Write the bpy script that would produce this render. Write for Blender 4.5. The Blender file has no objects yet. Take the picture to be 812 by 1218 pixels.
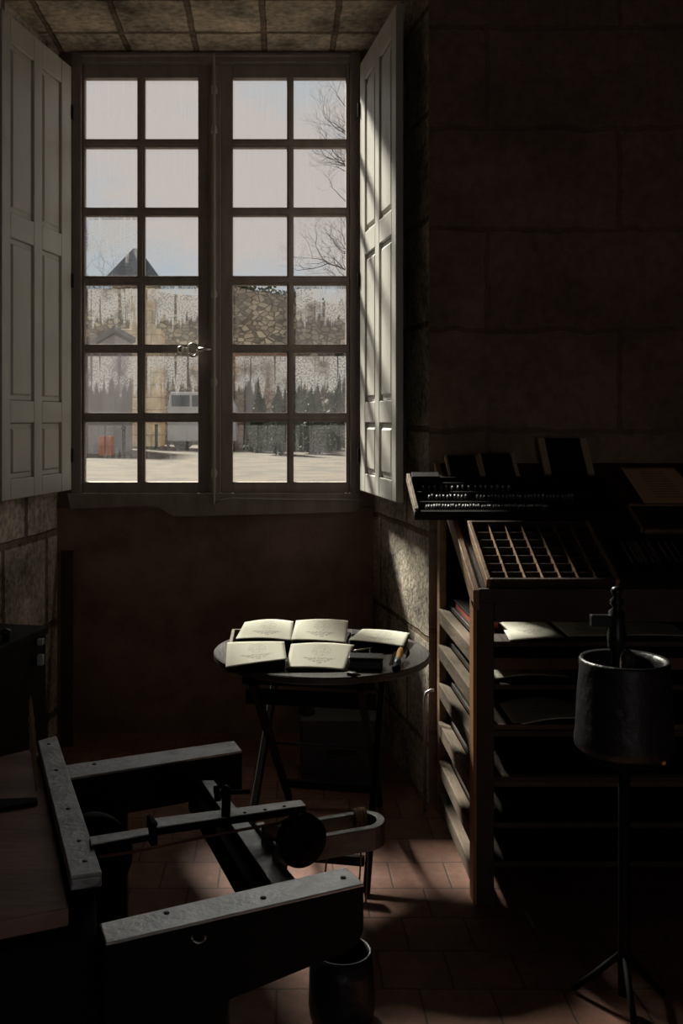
import bpy, bmesh, math, random
from mathutils import Vector, Matrix
random.seed(7)
S = bpy.context.scene
COL = S.collection
F = 1184.0; CX = 330.0; CY = 499.0; H = 1.6

# ---------------------------------------------------------------- camera
cam_d = bpy.data.cameras.new('camera'); cam = bpy.data.objects.new('camera', cam_d); COL.objects.link(cam)
cam.location = (0, 0, H); cam.rotation_euler = (math.pi/2, 0, 0)
cam_d.sensor_fit = 'AUTO'; cam_d.sensor_width = 36.0; cam_d.lens = 36.0*F/1218
cam_d.shift_x = (406-CX)/1218; cam_d.shift_y = (CY-609)/1218
cam_d.clip_start = .05; cam_d.clip_end = 500
S.camera = cam
# ---------------------------------------------------------------- view
S.view_settings.view_transform = 'Standard'; S.view_settings.look = 'None'
S.view_settings.gamma = 1; S.view_settings.use_curve_mapping = False
S.view_settings.exposure = 0.0
# ---------------------------------------------------------------- world
W = bpy.data.worlds.new('sky'); S.world = W; W.use_nodes = True
wn = W.node_tree; wn.nodes.clear()
wo = wn.nodes.new('ShaderNodeOutputWorld'); wb = wn.nodes.new('ShaderNodeBackground')
tc = wn.nodes.new('ShaderNodeTexCoord'); nz = wn.nodes.new('ShaderNodeTexNoise'); rp = wn.nodes.new('ShaderNodeValToRGB')
mp = wn.nodes.new('ShaderNodeMapping'); mp.inputs['Scale'].default_value = (1, 1, 2.2)
nz.inputs['Scale'].default_value = 3.2; nz.inputs['Detail'].default_value = 7; nz.inputs['Roughness'].default_value = .55
rp.color_ramp.elements[0].position = .42; rp.color_ramp.elements[0].color = (.50, .56, .62, 1)
rp.color_ramp.elements[1].position = .53; rp.color_ramp.elements[1].color = (.615, .565, .545, 1)
wn.links.new(tc.outputs['Generated'], mp.inputs[0]); wn.links.new(mp.outputs[0], nz.inputs['Vector'])
wn.links.new(nz.outputs['Fac'], rp.inputs[0]); wn.links.new(rp.outputs[0], wb.inputs['Color'])
wb.inputs['Strength'].default_value = 0.95
wn.links.new(wb.outputs[0], wo.inputs[0])
# ---------------------------------------------------------------- sun (low winter sun from beyond the window, to its left)
sd = bpy.data.lights.new('sun', 'SUN'); sun = bpy.data.objects.new('sun', sd); COL.objects.link(sun)
sd.energy = 15.5; sd.angle = math.radians(8); sd.color = (1.0, .95, .84)
sun.rotation_euler = Vector((.50, -1, -.86)).to_track_quat('-Z', 'Y').to_euler()
sun.location = (-3, 8, 6)

# ================================================================ helpers
def at(px, py, z):
    Y = (H-z)*F/(py-CY); return Vector(((px-CX)*Y/F, Y, z))
def aty(px, py, Y): return Vector(((px-CX)*Y/F, Y, H-(py-CY)*Y/F))

MATS = {}
def mat(name, col, rough=.7, metal=0, col2=None, scale=8, bump=0, bscale=None, detail=6, stretch=(1,1,1), ramp=(.35,.65), spec=.5):
    m = bpy.data.materials.new(name); m.use_nodes = True; nt = m.node_tree
    b = nt.nodes['Principled BSDF']
    b.inputs['Roughness'].default_value = rough; b.inputs['Metallic'].default_value = metal
    b.inputs['Specular IOR Level'].default_value = spec
    b.inputs['Base Color'].default_value = (*col, 1)
    if col2 or bump:
        tc = nt.nodes.new('ShaderNodeTexCoord'); mp = nt.nodes.new('ShaderNodeMapping'); mp.inputs['Scale'].default_value = stretch
        nt.links.new(tc.outputs['Object'], mp.inputs[0])
        n = nt.nodes.new('ShaderNodeTexNoise'); n.inputs['Scale'].default_value = scale; n.inputs['Detail'].default_value = detail
        n.inputs['Roughness'].default_value = .6
        nt.links.new(mp.outputs[0], n.inputs['Vector'])
    if col2:
        r = nt.nodes.new('ShaderNodeValToRGB')
        r.color_ramp.elements[0].position = ramp[0]; r.color_ramp.elements[0].color = (*col, 1)
        r.color_ramp.elements[1].position = ramp[1]; r.color_ramp.elements[1].color = (*col2, 1)
        nt.links.new(n.outputs['Fac'], r.inputs[0]); nt.links.new(r.outputs[0], b.inputs['Base Color'])
    if bump:
        n2 = nt.nodes.new('ShaderNodeTexNoise'); n2.inputs['Scale'].default_value = bscale or scale*4; n2.inputs['Detail'].default_value = 8
        nt.links.new(mp.outputs[0], n2.inputs['Vector'])
        bp = nt.nodes.new('ShaderNodeBump'); bp.inputs['Strength'].default_value = bump; bp.inputs['Distance'].default_value = .01
        nt.links.new(n2.outputs['Fac'], bp.inputs['Height']); nt.links.new(bp.outputs[0], b.inputs['Normal'])
    MATS[name] = m
    return m

def blocks(name, c1, c2, mortar, bw, bh, ms=.02, axes='XZ', rough=.9, bump=.6, pit=.35, off=(0,0,0), grain=60, offset=.5, warp=.02):
    """masonry / tiles: brick pattern on two object axes, with grain and pits"""
    m = bpy.data.materials.new(name); m.use_nodes = True; nt = m.node_tree; L = nt.links.new
    b = nt.nodes['Principled BSDF']; b.inputs['Roughness'].default_value = rough; b.inputs['Specular IOR Level'].default_value = .25
    tc = nt.nodes.new('ShaderNodeTexCoord'); sp = nt.nodes.new('ShaderNodeSeparateXYZ'); cb = nt.nodes.new('ShaderNodeCombineXYZ')
    ad = nt.nodes.new('ShaderNodeVectorMath'); ad.operation = 'ADD'; ad.inputs[1].default_value = off
    L(tc.outputs['Object'], ad.inputs[0]); L(ad.outputs[0], sp.inputs[0])
    wnz = nt.nodes.new('ShaderNodeTexNoise'); wnz.inputs['Scale'].default_value = 7; L(tc.outputs['Object'], wnz.inputs['Vector'])
    L(sp.outputs[axes[0]], cb.inputs[0]); L(sp.outputs[axes[1]], cb.inputs[1])
    wm = nt.nodes.new('ShaderNodeVectorMath'); wm.operation = 'MULTIPLY_ADD'; wm.inputs[1].default_value = (warp, warp, 0)
    L(wnz.outputs['Color'], wm.inputs[0]); L(cb.outputs[0], wm.inputs[2])
    br = nt.nodes.new('ShaderNodeTexBrick'); br.inputs['Scale'].default_value = 1
    br.inputs['Brick Width'].default_value = bw; br.inputs['Row Height'].default_value = bh
    br.inputs['Mortar Size'].default_value = ms; br.inputs['Mortar Smooth'].default_value = .35; br.offset = offset
    br.inputs['Color1'].default_value = (*c1, 1); br.inputs['Color2'].default_value = (*c2, 1); br.inputs['Mortar'].default_value = (*mortar, 1)
    L(wm.outputs[0], br.inputs['Vector'])
    n = nt.nodes.new('ShaderNodeTexNoise'); n.inputs['Scale'].default_value = grain; n.inputs['Detail'].default_value = 8; n.inputs['Roughness'].default_value = .7
    L(tc.outputs['Object'], n.inputs['Vector'])
    n3 = nt.nodes.new('ShaderNodeTexNoise'); n3.inputs['Scale'].default_value = 3.5; n3.inputs['Detail'].default_value = 5; L(tc.outputs['Object'], n3.inputs['Vector'])
    mul = nt.nodes.new('ShaderNodeMath'); mul.operation = 'MULTIPLY'; L(n.outputs['Fac'], mul.inputs[0]); L(n3.outputs['Fac'], mul.inputs[1])
    mr = nt.nodes.new('ShaderNodeMapRange'); mr.inputs['From Min'].default_value = .12; mr.inputs['From Max'].default_value = .36
    mr.inputs['To Min'].default_value = 1-pit*1.6; mr.inputs['To Max'].default_value = 1+pit*.6; L(mul.outputs[0], mr.inputs['Value'])
    mx = nt.nodes.new('ShaderNodeVectorMath'); mx.operation = 'SCALE'; L(br.outputs['Color'], mx.inputs[0]); L(mr.outputs[0], mx.inputs['Scale'])
    L(mx.outputs[0], b.inputs['Base Color'])
    hs = nt.nodes.new('ShaderNodeMath'); hs.operation = 'MULTIPLY_ADD'; hs.inputs[1].default_value = -1.4; L(br.outputs['Fac'], hs.inputs[0]); L(mul.outputs[0], hs.inputs[2])
    bp = nt.nodes.new('ShaderNodeBump'); bp.inputs['Strength'].default_value = bump; bp.inputs['Distance'].default_value = .02
    L(hs.outputs[0], bp.inputs['Height']); L(bp.outputs[0], b.inputs['Normal'])
    MATS[name] = m
    return m

class MB:
    def __init__(s): s.v = []; s.f = []; s.mi = []; s.sm = []
    def add(s, vs, fs, mi=0, sm=False):
        o = len(s.v); s.v += [tuple(v) for v in vs]
        for f in fs: s.f.append([i+o for i in f]); s.mi.append(mi); s.sm.append(sm)
        return s
    def box(s, x0, x1, y0, y1, z0, z1, mi=0, M=None):
        vs = [Vector(p) for p in ((x0,y0,z0),(x1,y0,z0),(x1,y1,z0),(x0,y1,z0),(x0,y0,z1),(x1,y0,z1),(x1,y1,z1),(x0,y1,z1))]
        if M: vs = [M @ v for v in vs]
        return s.add(vs, [(3,2,1,0),(4,5,6,7),(0,1,5,4),(1,2,6,5),(2,3,7,6),(3,0,4,7)], mi)
    def prism(s, poly, d, mi=0):
        """poly: list of Vectors (planar), extruded by the vector d"""
        n = len(poly); d = Vector(d); p = [Vector(q) for q in poly]
        nn = Vector((0,0,0))
        for i in range(n): nn += p[i].cross(p[(i+1) % n])
        if nn.dot(d) < 0: p = p[::-1]
        vs = p+[q+d for q in p]
        fs = [tuple(range(n))[::-1], tuple(range(n, 2*n))]+[(i, (i+1) % n, n+(i+1) % n, n+i) for i in range(n)]
        return s.add(vs, fs, mi)
    def cyl(s, p0, p1, r0, r1=None, n=16, mi=0, caps=True):
        p0 = Vector(p0); p1 = Vector(p1); r1 = r0 if r1 is None else r1
        q = (p1-p0).to_track_quat('Z', 'Y'); vs = []
        for p, r in ((p0, r0), (p1, r1)):
            for i in range(n):
                a = 2*math.pi*i/n; vs.append(p+q @ Vector((r*math.cos(a), r*math.sin(a), 0)))
        s.add(vs, [(i, (i+1) % n, n+(i+1) % n, n+i) for i in range(n)], mi, True)
        if caps: s.add(vs, [tuple(range(n))[::-1], tuple(range(n, 2*n))], mi)
        return s
    def lathe(s, prof, c=(0,0,0), n=32, mi=0, M=None):
        c = Vector(c); vs = []; fs = []
        for r, z in prof:
            for i in range(n):
                a = 2*math.pi*i/n; v = Vector((r*math.cos(a), r*math.sin(a), z))
                vs.append((M @ v if M else v)+c)
        for k in range(len(prof)-1):
            for i in range(n):
                j = (i+1) % n; fs.append((k*n+i, k*n+j, (k+1)*n+j, (k+1)*n+i))
        if prof[0][0] > 1e-4: fs.append(tuple(range(n))[::-1])
        if prof[-1][0] > 1e-4: fs.append(tuple((len(prof)-1)*n+i for i in range(n)))
        return s.add(vs, fs, mi, True)
    def tube(s, pts, r, n=8, mi=0):
        pts = [Vector(p) for p in pts]; vs = []; fs = []; m = len(pts)
        rr = r if isinstance(r, (list, tuple)) else [r]*m
        up = Vector((0,0,1))
        d0 = (pts[1]-pts[0]).normalized()
        if abs(d0.dot(up)) > .95: up = Vector((1,0,0))
        x = d0.cross(up).normalized()
        for k, p in enumerate(pts):
            d = (pts[min(k+1, m-1)]-pts[max(k-1, 0)]).normalized()
            x = (x-d*x.dot(d)).normalized(); y = d.cross(x)
            for i in range(n):
                a = 2*math.pi*i/n; vs.append(p+(x*math.cos(a)+y*math.sin(a))*rr[k])
        for k in range(m-1):
            for i in range(n):
                j = (i+1) % n; fs.append((k*n+i, k*n+j, (k+1)*n+j, (k+1)*n+i))
        fs.append(tuple(range(n))[::-1]); fs.append(tuple((m-1)*n+i for i in range(n)))
        return s.add(vs, fs, mi, True)
    def build(s, name, m, parent=None, bev=0, origin=None):
        me = bpy.data.meshes.new(name)
        o = bpy.data.objects.new(name, me)
        org = Vector(origin) if origin is not None else None
        if parent is not None and org is None: org = parent.matrix_world.translation if False else Vector(parent.get('_o', (0,0,0)))
        if org is None:
            if parent is None and s.v:
                xs = [v[0] for v in s.v]; ys = [v[1] for v in s.v]; zs = [v[2] for v in s.v]
                org = Vector(((min(xs)+max(xs))/2, (min(ys)+max(ys))/2, min(zs)))
            else: org = Vector((0,0,0))
        if getattr(s, 'keep', False): org = Vector((0,0,0))
        vs = [Vector(v)-org for v in s.v]
        me.from_pydata(vs, [], s.f)
        for mm in (m if isinstance(m, (list, tuple)) else [m]): me.materials.append(mm)
        for i, p in enumerate(me.polygons): p.material_index = s.mi[i]; p.use_smooth = s.sm[i]
        me.update()
        COL.objects.link(o)
        if parent is not None:
            o.parent = parent; o['_o'] = tuple(org)
            o.location = org-Vector(parent.get('_o', (0,0,0)))
        else:
            o.location = org; o['_o'] = tuple(org)
        if bev:
            b = o.modifiers.new('bevel', 'BEVEL'); b.width = bev; b.segments = 2; b.limit_method = 'ANGLE'; b.angle_limit = math.radians(50)
        return o

def tag(o, label=None, cat=None, group=None, kind=None):
    if label: o['label'] = label
    if cat: o['category'] = cat
    if group: o['group'] = group
    if kind: o['kind'] = kind
    return o
def empty(name, loc=(0,0,0), label=None, cat=None, group=None, kind=None):
    o = bpy.data.objects.new(name, None); COL.objects.link(o); o.location = loc; o['_o'] = tuple(loc)
    o.empty_display_size = .1
    return tag(o, label, cat, group, kind)
def copy_tree(o, parent=None):
    c = o.copy(); COL.objects.link(c); c.parent = parent
    for ch in [x for x in bpy.data.objects if x.parent == o]: copy_tree(ch, c)
    return c
def struct(mb, name, m, bev=0, world=True):
    mb.keep = world
    o = mb.build(name, m, None, bev); o['kind'] = 'structure'; return o

# ================================================================ materials
stone_reveal = blocks('pale_limestone_reveal', (.62,.54,.43), (.54,.47,.37), (.28,.19,.12), .92, .44, .014, 'YZ', bump=1.0, pit=.62, off=(0,.12,.19), grain=38)
stone_left = blocks('weathered_limestone_reveal', (.68,.60,.53), (.58,.51,.45), (.28,.20,.15), .50, .46, .02, 'YZ', bump=.9, pit=.55, off=(0,.3,.34), grain=30)
stone_vault = blocks('limestone_lintel', (.66,.54,.41), (.56,.46,.35), (.27,.19,.135), .345, .385, .016, 'XY', bump=.9, pit=.5, off=(.402,-.215,0), grain=30, offset=0, warp=.02)
wall_plaster = blocks('dark_plastered_stone', (.34,.235,.175), (.31,.215,.16), (.25,.17,.125), 1.1, .42, .012, 'XZ', bump=.35, pit=.25, off=(.2,.1,.1), grain=22, warp=.05)
apron_plaster = mat('brown_plaster', (.21,.135,.105), .95, col2=(.33,.225,.17), scale=5, bump=.35, bscale=60, spec=.2)
tiles = blocks('terracotta_tiles', (.27,.135,.095), (.22,.108,.078), (.10,.058,.045), .20, .20, .004, 'XY', rough=.6, bump=.35, pit=.25, grain=18, warp=.006)
dark_ceiling = mat('dark_ceiling', (.09,.07,.055), .95)
frame_paint = mat('taupe_window_paint', (.27,.222,.20), .62, col2=(.36,.30,.265), scale=14, bump=.3, bscale=50, stretch=(1,1,.3), spec=.3)
rod_paint = mat('pale_rod_paint', (.44,.385,.34), .5)
shutter_paint = mat('grey_green_shutter_paint', (.50,.49,.435), .5, col2=(.58,.57,.515), scale=6, bump=.12, bscale=90, stretch=(1,1,.25))
iron = mat('dark_iron', (.02,.019,.018), .42, .6)
brass_ring = mat('worn_steel', (.6,.57,.52), .32, 1)
steel = mat('worn_grey_steel', (.70,.72,.72), .42, .75, col2=(.93,.95,.94), scale=16, bump=.25, bscale=70)
steel_dull = mat('dull_grey_steel', (.34,.34,.34), .48, .8, col2=(.52,.52,.515), scale=16, bump=.25, bscale=70)
fork_iron = mat('grey_forged_iron', (.13,.13,.13), .45, .8, col2=(.2,.2,.2), scale=16, bump=.2)
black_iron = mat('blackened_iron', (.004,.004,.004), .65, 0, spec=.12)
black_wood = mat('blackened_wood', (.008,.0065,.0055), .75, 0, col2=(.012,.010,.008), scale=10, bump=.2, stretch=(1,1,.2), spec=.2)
bed_wood = mat('brown_press_board', (.50,.29,.225), .5, col2=(.20,.12,.10), scale=3.2, bump=.25, bscale=40, stretch=(.4,1.4,1), ramp=(.42,.68))
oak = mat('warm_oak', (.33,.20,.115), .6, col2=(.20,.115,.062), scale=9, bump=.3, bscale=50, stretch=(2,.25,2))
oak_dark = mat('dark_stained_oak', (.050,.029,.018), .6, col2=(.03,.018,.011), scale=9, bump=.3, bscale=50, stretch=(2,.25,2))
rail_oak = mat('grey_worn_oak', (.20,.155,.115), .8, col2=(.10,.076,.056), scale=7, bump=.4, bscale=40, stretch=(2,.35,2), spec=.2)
oak_sunlit = mat('orange_sunlit_oak', (.50,.27,.13), .65, col2=(.30,.155,.075), scale=9, bump=.3, bscale=50, stretch=(2,2,.25), spec=.3)  # brighter oak with the sunlight on the post edge put into its colour
border_wood = mat('pale_border_wood', (.62,.47,.33), .6)
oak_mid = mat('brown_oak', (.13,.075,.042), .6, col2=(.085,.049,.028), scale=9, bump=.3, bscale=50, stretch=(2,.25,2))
oak_pale = mat('pale_worn_oak', (.40,.33,.25), .7, col2=(.26,.20,.145), scale=9, bump=.3, bscale=50, stretch=(2,.25,2))
table_wood = mat('dark_table_wood', (.085,.078,.072), .42, col2=(.05,.045,.042), scale=12, bump=.2, bscale=50, stretch=(2.5,.4,1))
table_leg_wood = mat('black_table_leg_wood', (.009,.007,.006), .7, spec=.15)
lead = mat('lead_type_metal', (.75,.75,.78), .36, 1)
pot_mat = mat('black_cast_iron', (.014,.014,.016), .40, .2, col2=(.025,.025,.028), scale=20, bump=.5, bscale=30)
rope_mat = mat('hemp_rope', (.34,.23,.13), .9)
cord_mat = mat('dark_red_cord', (.22,.10,.07), .8)
feather_mat = mat('brown_feather', (.42,.27,.16), .8, col2=(.18,.11,.07), scale=30, stretch=(1,1,.3))
orange_wood = mat('varnished_yellow_wood', (.80,.42,.10), .35)
ferrule_mat = mat('blue_grey_ferrule', (.10,.13,.17), .4, .3)
black_plastic = mat('black_japanned_tin', (.012,.012,.013), .35)
red_edge = mat('red_book_edge', (.35,.05,.035), .7)
white_cable = mat('white_cable', (.5,.46,.42), .5)
brass = mat('brass', (.55,.38,.14), .3, 1)
crate_mat = mat('dark_crate_wood', (.035,.032,.032), .7, col2=(.05,.045,.045), scale=6)

def paper_mat(name, kind, col=(.80,.79,.66)):
    m = bpy.data.materials.new(name); m.use_nodes = True; nt = m.node_tree; L = nt.links.new
    b = nt.nodes['Principled BSDF']; b.inputs['Roughness'].default_value = .85; b.inputs['Specular IOR Level'].default_value = .15
    uv = nt.nodes.new('ShaderNodeUVMap'); uv.uv_map = 'UVMap'; sp = nt.nodes.new('ShaderNodeSeparateXYZ'); L(uv.outputs[0], sp.inputs[0])
    def M(op, a, bb=None, c=None):
        n = nt.nodes.new('ShaderNodeMath'); n.operation = op
        for i, x in enumerate((a, bb, c)):
            if x is None: continue
            if isinstance(x, (int, float)): n.inputs[i].default_value = x
            else: L(x, n.inputs[i])
        return n.outputs[0]
    u, v = sp.outputs[0], sp.outputs[1]
    nse = nt.nodes.new('ShaderNodeTexNoise'); nse.inputs['Scale'].default_value = 26; nse.inputs['Detail'].default_value = 4; L(uv.outputs[0], nse.inputs['Vector'])
    if kind == 'engraving':      # a wide fan-shaped vignette low on the leaf, a lighter one above
        du = M('ABSOLUTE', M('SUBTRACT', u, .52))
        low = M('MULTIPLY', M('LESS_THAN', du, M('MULTIPLY', M('SUBTRACT', v, .14), 1.15)), M('LESS_THAN', v, .40))
        du2 = M('MULTIPLY', M('SUBTRACT', u, .52), 1.5); dv2 = M('SUBTRACT', v, .66)
        rr = M('SQRT', M('ADD', M('MULTIPLY', du2, du2), M('MULTIPLY', dv2, dv2)))
        up = M('MULTIPLY', M('LESS_THAN', rr, .24), .45)
        lines = M('GREATER_THAN', nse.outputs['Fac'], .50)
        fac = M('MULTIPLY', M('MAXIMUM', low, up), M('MULTIPLY', lines, .5))
    else:                        # centred lines of script
        rows = M('GREATER_THAN', M('SINE', M('MULTIPLY', v, 88)), .25)
        n2 = nt.nodes.new('ShaderNodeTexNoise'); n2.inputs['Scale'].default_value = 60; L(uv.outputs[0], n2.inputs['Vector'])
        mask = M('MULTIPLY', M('LESS_THAN', M('ABSOLUTE', M('SUBTRACT', u, .5)), .24), M('MULTIPLY', M('GREATER_THAN', v, .14), M('LESS_THAN', v, .88)))
        fac = M('MULTIPLY', M('MULTIPLY', rows, M('GREATER_THAN', n2.outputs['Fac'], .46)), M('MULTIPLY', mask, .65))
    mix = nt.nodes.new('ShaderNodeMix'); mix.data_type = 'RGBA'; L(fac, mix.inputs['Factor'])
    mix.inputs[6].default_value = (*col, 1); mix.inputs[7].default_value = (.10,.10,.09,1)
    L(mix.outputs[2], b.inputs['Base Color'])
    return m
paper = paper_mat('engraved_paper', 'engraving')
paper_script = paper_mat('script_paper', 'script', (.85,.58,.33))

def glass_mat(name, fog):
    m = bpy.data.materials.new(name); m.use_nodes = True; nt = m.node_tree; L = nt.links.new; nt.nodes.clear()
    out = nt.nodes.new('ShaderNodeOutputMaterial'); tr = nt.nodes.new('ShaderNodeBsdfTransparent'); gl = nt.nodes.new('ShaderNodeBsdfGlossy')
    gl.inputs['Roughness'].default_value = .02
    fr = nt.nodes.new('ShaderNodeFresnel'); fr.inputs['IOR'].default_value = 1.3
    mx = nt.nodes.new('ShaderNodeMixShader'); L(fr.outputs[0], mx.inputs[0]); L(tr.outputs[0], mx.inputs[1]); L(gl.outputs[0], mx.inputs[2])
    tr.inputs['Color'].default_value = (.97,.97,.96,1)
    if not fog:
        L(mx.outputs[0], out.inputs[0]); return m
    def M(op, a, bb=None, c=None, clamp=False):
        n = nt.nodes.new('ShaderNodeMath'); n.operation = op; n.use_clamp = clamp
        for i, x in enumerate((a, bb, c)):
            if x is None: continue
            if isinstance(x, (int, float)): n.inputs[i].default_value = x
            else: L(x, n.inputs[i])
        return n.outputs[0]
    def N(sx, sy, scale=1, detail=2):
        c = nt.nodes.new('ShaderNodeCombineXYZ'); L(M('MULTIPLY', u, sx), c.inputs[0]); L(M('MULTIPLY', v, sy), c.inputs[1])
        n = nt.nodes.new('ShaderNodeTexNoise'); n.inputs['Scale'].default_value = scale; n.inputs['Detail'].default_value = detail
        L(c.outputs[0], n.inputs['Vector']); return n.outputs['Fac']
    uv = nt.nodes.new('ShaderNodeUVMap'); uv.uv_map = 'UVMap'; sp = nt.nodes.new('ShaderNodeSeparateXYZ'); L(uv.outputs[0], sp.inputs[0])
    u, v = sp.outputs[0], sp.outputs[1]              # u, v = column + local, row + local
    lv = M('FRACT', v)
    at_ = nt.nodes.new('ShaderNodeAttribute'); at_.attribute_name = 'fog'; amt = at_.outputs['Fac']
    th = M('MULTIPLY_ADD', N(11, .8, 1, 4), 1.15, -.20)      # ragged lower edge of the beads
    patch = M('MULTIPLY', M('MULTIPLY', M('SUBTRACT', lv, th), 12, clamp=True), M('MULTIPLY', M('SUBTRACT', 1.02, lv), 9, clamp=True))
    drip = M('SUBTRACT', 1, M('MULTIPLY', M('SUBTRACT', N(13, .45, 1, 2), .57), 22, clamp=True))
    beads = M('MULTIPLY_ADD', M('MULTIPLY', M('SUBTRACT', N(34, 38, 1, 2), .44), 10, clamp=True), .62, .38)
    big = M('MULTIPLY', M('SUBTRACT', N(2.2, 2.2, 1, 2), .30), 5, clamp=True)
    fac = M('MULTIPLY', M('MULTIPLY', patch, drip), M('MULTIPLY', beads, big))
    fac = M('MULTIPLY', fac, amt)
    haze = M('MULTIPLY', N(6, .8, 1, 3), M('MULTIPLY_ADD', amt, .27, .08))
    fac = M('ADD', fac, haze, clamp=True)
    tl = nt.nodes.new('ShaderNodeBsdfTranslucent'); tl.inputs['Color'].default_value = (.16,.157,.157,1)
    df = nt.nodes.new('ShaderNodeBsdfDiffuse'); df.inputs['Color'].default_value = (.5,.5,.5,1)
    mf = nt.nodes.new('ShaderNodeMixShader'); mf.inputs[0].default_value = .15; L(tl.outputs[0], mf.inputs[1]); L(df.outputs[0], mf.inputs[2])
    m2 = nt.nodes.new('ShaderNodeMixShader'); L(fac, m2.inputs[0]); L(mx.outputs[0], m2.inputs[1]); L(mf.outputs[0], m2.inputs[2])
    L(m2.outputs[0], out.inputs[0])
    return m
glass_clear = glass_mat('window_glass', False)
glass_fog = glass_mat('fogged_window_glass', True)

# ================================================================ room shell
YW = 5.08; YF = 4.15; YO = 5.24; ZC = 4.2; ZV = 3.475; SILL = 1.15
V = Vector
def wallprism(name, pts, z0, z1, mats, mi=None):
    mb = MB(); mb.prism([V((x, y, z0)) for x, y in pts], (0, 0, z1-z0)); 
    if mi: 
        for k, val in mi.items(): mb.mi[k] = val
    return struct(mb, name, mats)
fl = MB(); fl.box(-3.6, 2.4, -3.0, YO, -.12, 0); struct(fl, 'floor', tiles)
# right of the window: splayed reveal + main wall
wr = MB(); wr.prism([V((.63,YF,0)), V((2.4,YF,0)), V((2.4,YO,0)), V((.489,YO,0)), V((.489,YW,0))], (0,0,ZC), 0)
for i, f in enumerate(wr.f):
    c = sum((V(wr.v[k]) for k in f), V((0,0,0)))/len(f)
    if c.x < .62 and abs(c.z-ZC/2) < .01 and c.y < 5.2: wr.mi[i] = 1
struct(wr, 'wall_right', [wall_plaster, stone_reveal])
wl = MB(); wl.prism([V((-1.27,YF,0)), V((-1.124,YW,0)), V((-1.124,YO,0)), V((-3.6,YO,0)), V((-3.6,YF,0))], (0,0,ZC), 0)
for i, f in enumerate(wl.f):
    c = sum((V(wl.v[k]) for k in f), V((0,0,0)))/len(f)
    if c.x > -1.3 and abs(c.z-ZC/2) < .01 and c.y < 5.2: wl.mi[i] = 1
struct(wl, 'wall_left', [wall_plaster, stone_left])
ap = MB(); ap.box(-1.124, .489, YW, YO, 0, SILL); struct(ap, 'wall_under_window', apron_plaster)
sd1 = MB(); sd1.box(-1.124, -1.05, YW+.03, YO, SILL, ZV); struct(sd1, 'trim_1', apron_plaster)
sd2 = MB(); sd2.box(.42, .489, YW+.03, YO, SILL, ZV); struct(sd2, 'trim_2', apron_plaster)
vt = MB(); vt.prism([V((-1.27,YF,ZV)), V((.63,YF,ZV)), V((.489,YW,ZV)), V((.489,YO,ZV)), V((-1.124,YO,ZV)), V((-1.124,YW,ZV))], (0,0,ZC-ZV)); struct(vt, 'ceiling_alcove', stone_vault)
c = MB(); c.box(-3.6, 2.4, -3.0, YO, ZC, ZC+.15); struct(c, 'ceiling', dark_ceiling)
c = MB(); c.box(2.4, 2.6, -3.0, YO, 0, ZC); struct(c, 'wall_east', wall_plaster)
c = MB(); c.box(-3.8, -3.6, -3.0, YO, 0, ZC); struct(c, 'wall_west', wall_plaster)
# unseen doorway added in the rear wall to let in sky light as fill
DX0, DX1, DZ1 = -.2, 1.8, 2.3
c = MB(); c.box(-3.8, DX0, -3.2, -3.0, 0, ZC); c.box(DX1, 2.6, -3.2, -3.0, 0, ZC); c.box(DX0, DX1, -3.2, -3.0, DZ1, ZC); struct(c, 'wall_rear', wall_plaster)

# ================================================================ window
s_ = 5.12/F
cols = [(102,164),(173,236),(277,341),(349,411)]
rows = [(95,167),(177,248),(258,329),(340,410),(420,491),(502,573)]
gx = lambda p: (p-CX)*s_
gz = lambda p: H+(CY-p)*s_
win = empty('window_1', (-.315, 5.1, SILL), kind='structure')
fm = MB()                                     # fixed outer frame
fm.box(-1.05, -1.0, 5.07, 5.17, SILL, ZV); fm.box(.37, .42, 5.07, 5.17, SILL, ZV)
fm.box(-1.0, .37, 5.07, 5.17, gz(78), ZV); fm.box(-1.0, .37, 5.07, 5.17, SILL, gz(588))
fm.box(-1.0, .37, 5.055, 5.09, gz(72), gz(68))
fm.build('window_frame', frame_paint, win, .004)
ws = MB()                                     # lower board with a broken left end
zb = gz(588)
ws.prism([V((-1.05,5.05,SILL-.005)), V((-.62,5.05,SILL+.012)), V((-.53,5.05,SILL-.045)), V((.40,5.05,SILL-.02)), V((.42,5.05,zb+.01)), V((-1.07,5.05,zb+.01))], (0,.03,0))
ws.build('window_sill', frame_paint, win, .003)
def casement(c0, c1, x0, x1):
    m = MB(); ya, yb = 5.09, 5.14
    (a0, a1), (b0, b1) = cols[c0], cols[c1]
    zt, zbm = gz(80), gz(586)
    m.box(x0, gx(a0), ya, yb, zbm, zt); m.box(gx(b1), x1, ya, yb, zbm, zt)
    m.box(gx(a0), gx(b1), ya, yb, gz(95), zt); m.box(gx(a0), gx(b1), ya, yb, zbm, gz(573))
    cs = m.build('casement', frame_paint, win, .004)
    m = MB(); m.box(gx(a1), gx(b0), ya+.004, yb-.004, gz(573), gz(95))
    xm = (gx(a1)+gx(b0))/2
    m.box(xm-.009, xm+.009, ya-.004, ya+.006, gz(573), gz(95))
    for r in range(5):
        z0, z1 = gz(rows[r+1][0]), gz(rows[r][1])
        m.box(gx(a0), gx(b1), ya+.002, yb-.006, z0, z1); zm = (z0+z1)/2
        m.box(gx(a0), gx(b1), ya-.006, ya+.004, zm-.009, zm+.009)
        for xx in (gx(a0), gx(a1), gx(b0), gx(b1)):       # mitred putty corners
            m.cyl((xx, ya-.004, zm), (xx, ya+.01, zm), .016, n=6)
    m.build('glazing_bars', frame_paint, cs, .002)
    return cs
cL = casement(0, 1, -.998, -.352); cR = casement(2, 3, -.289, .368)
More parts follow.
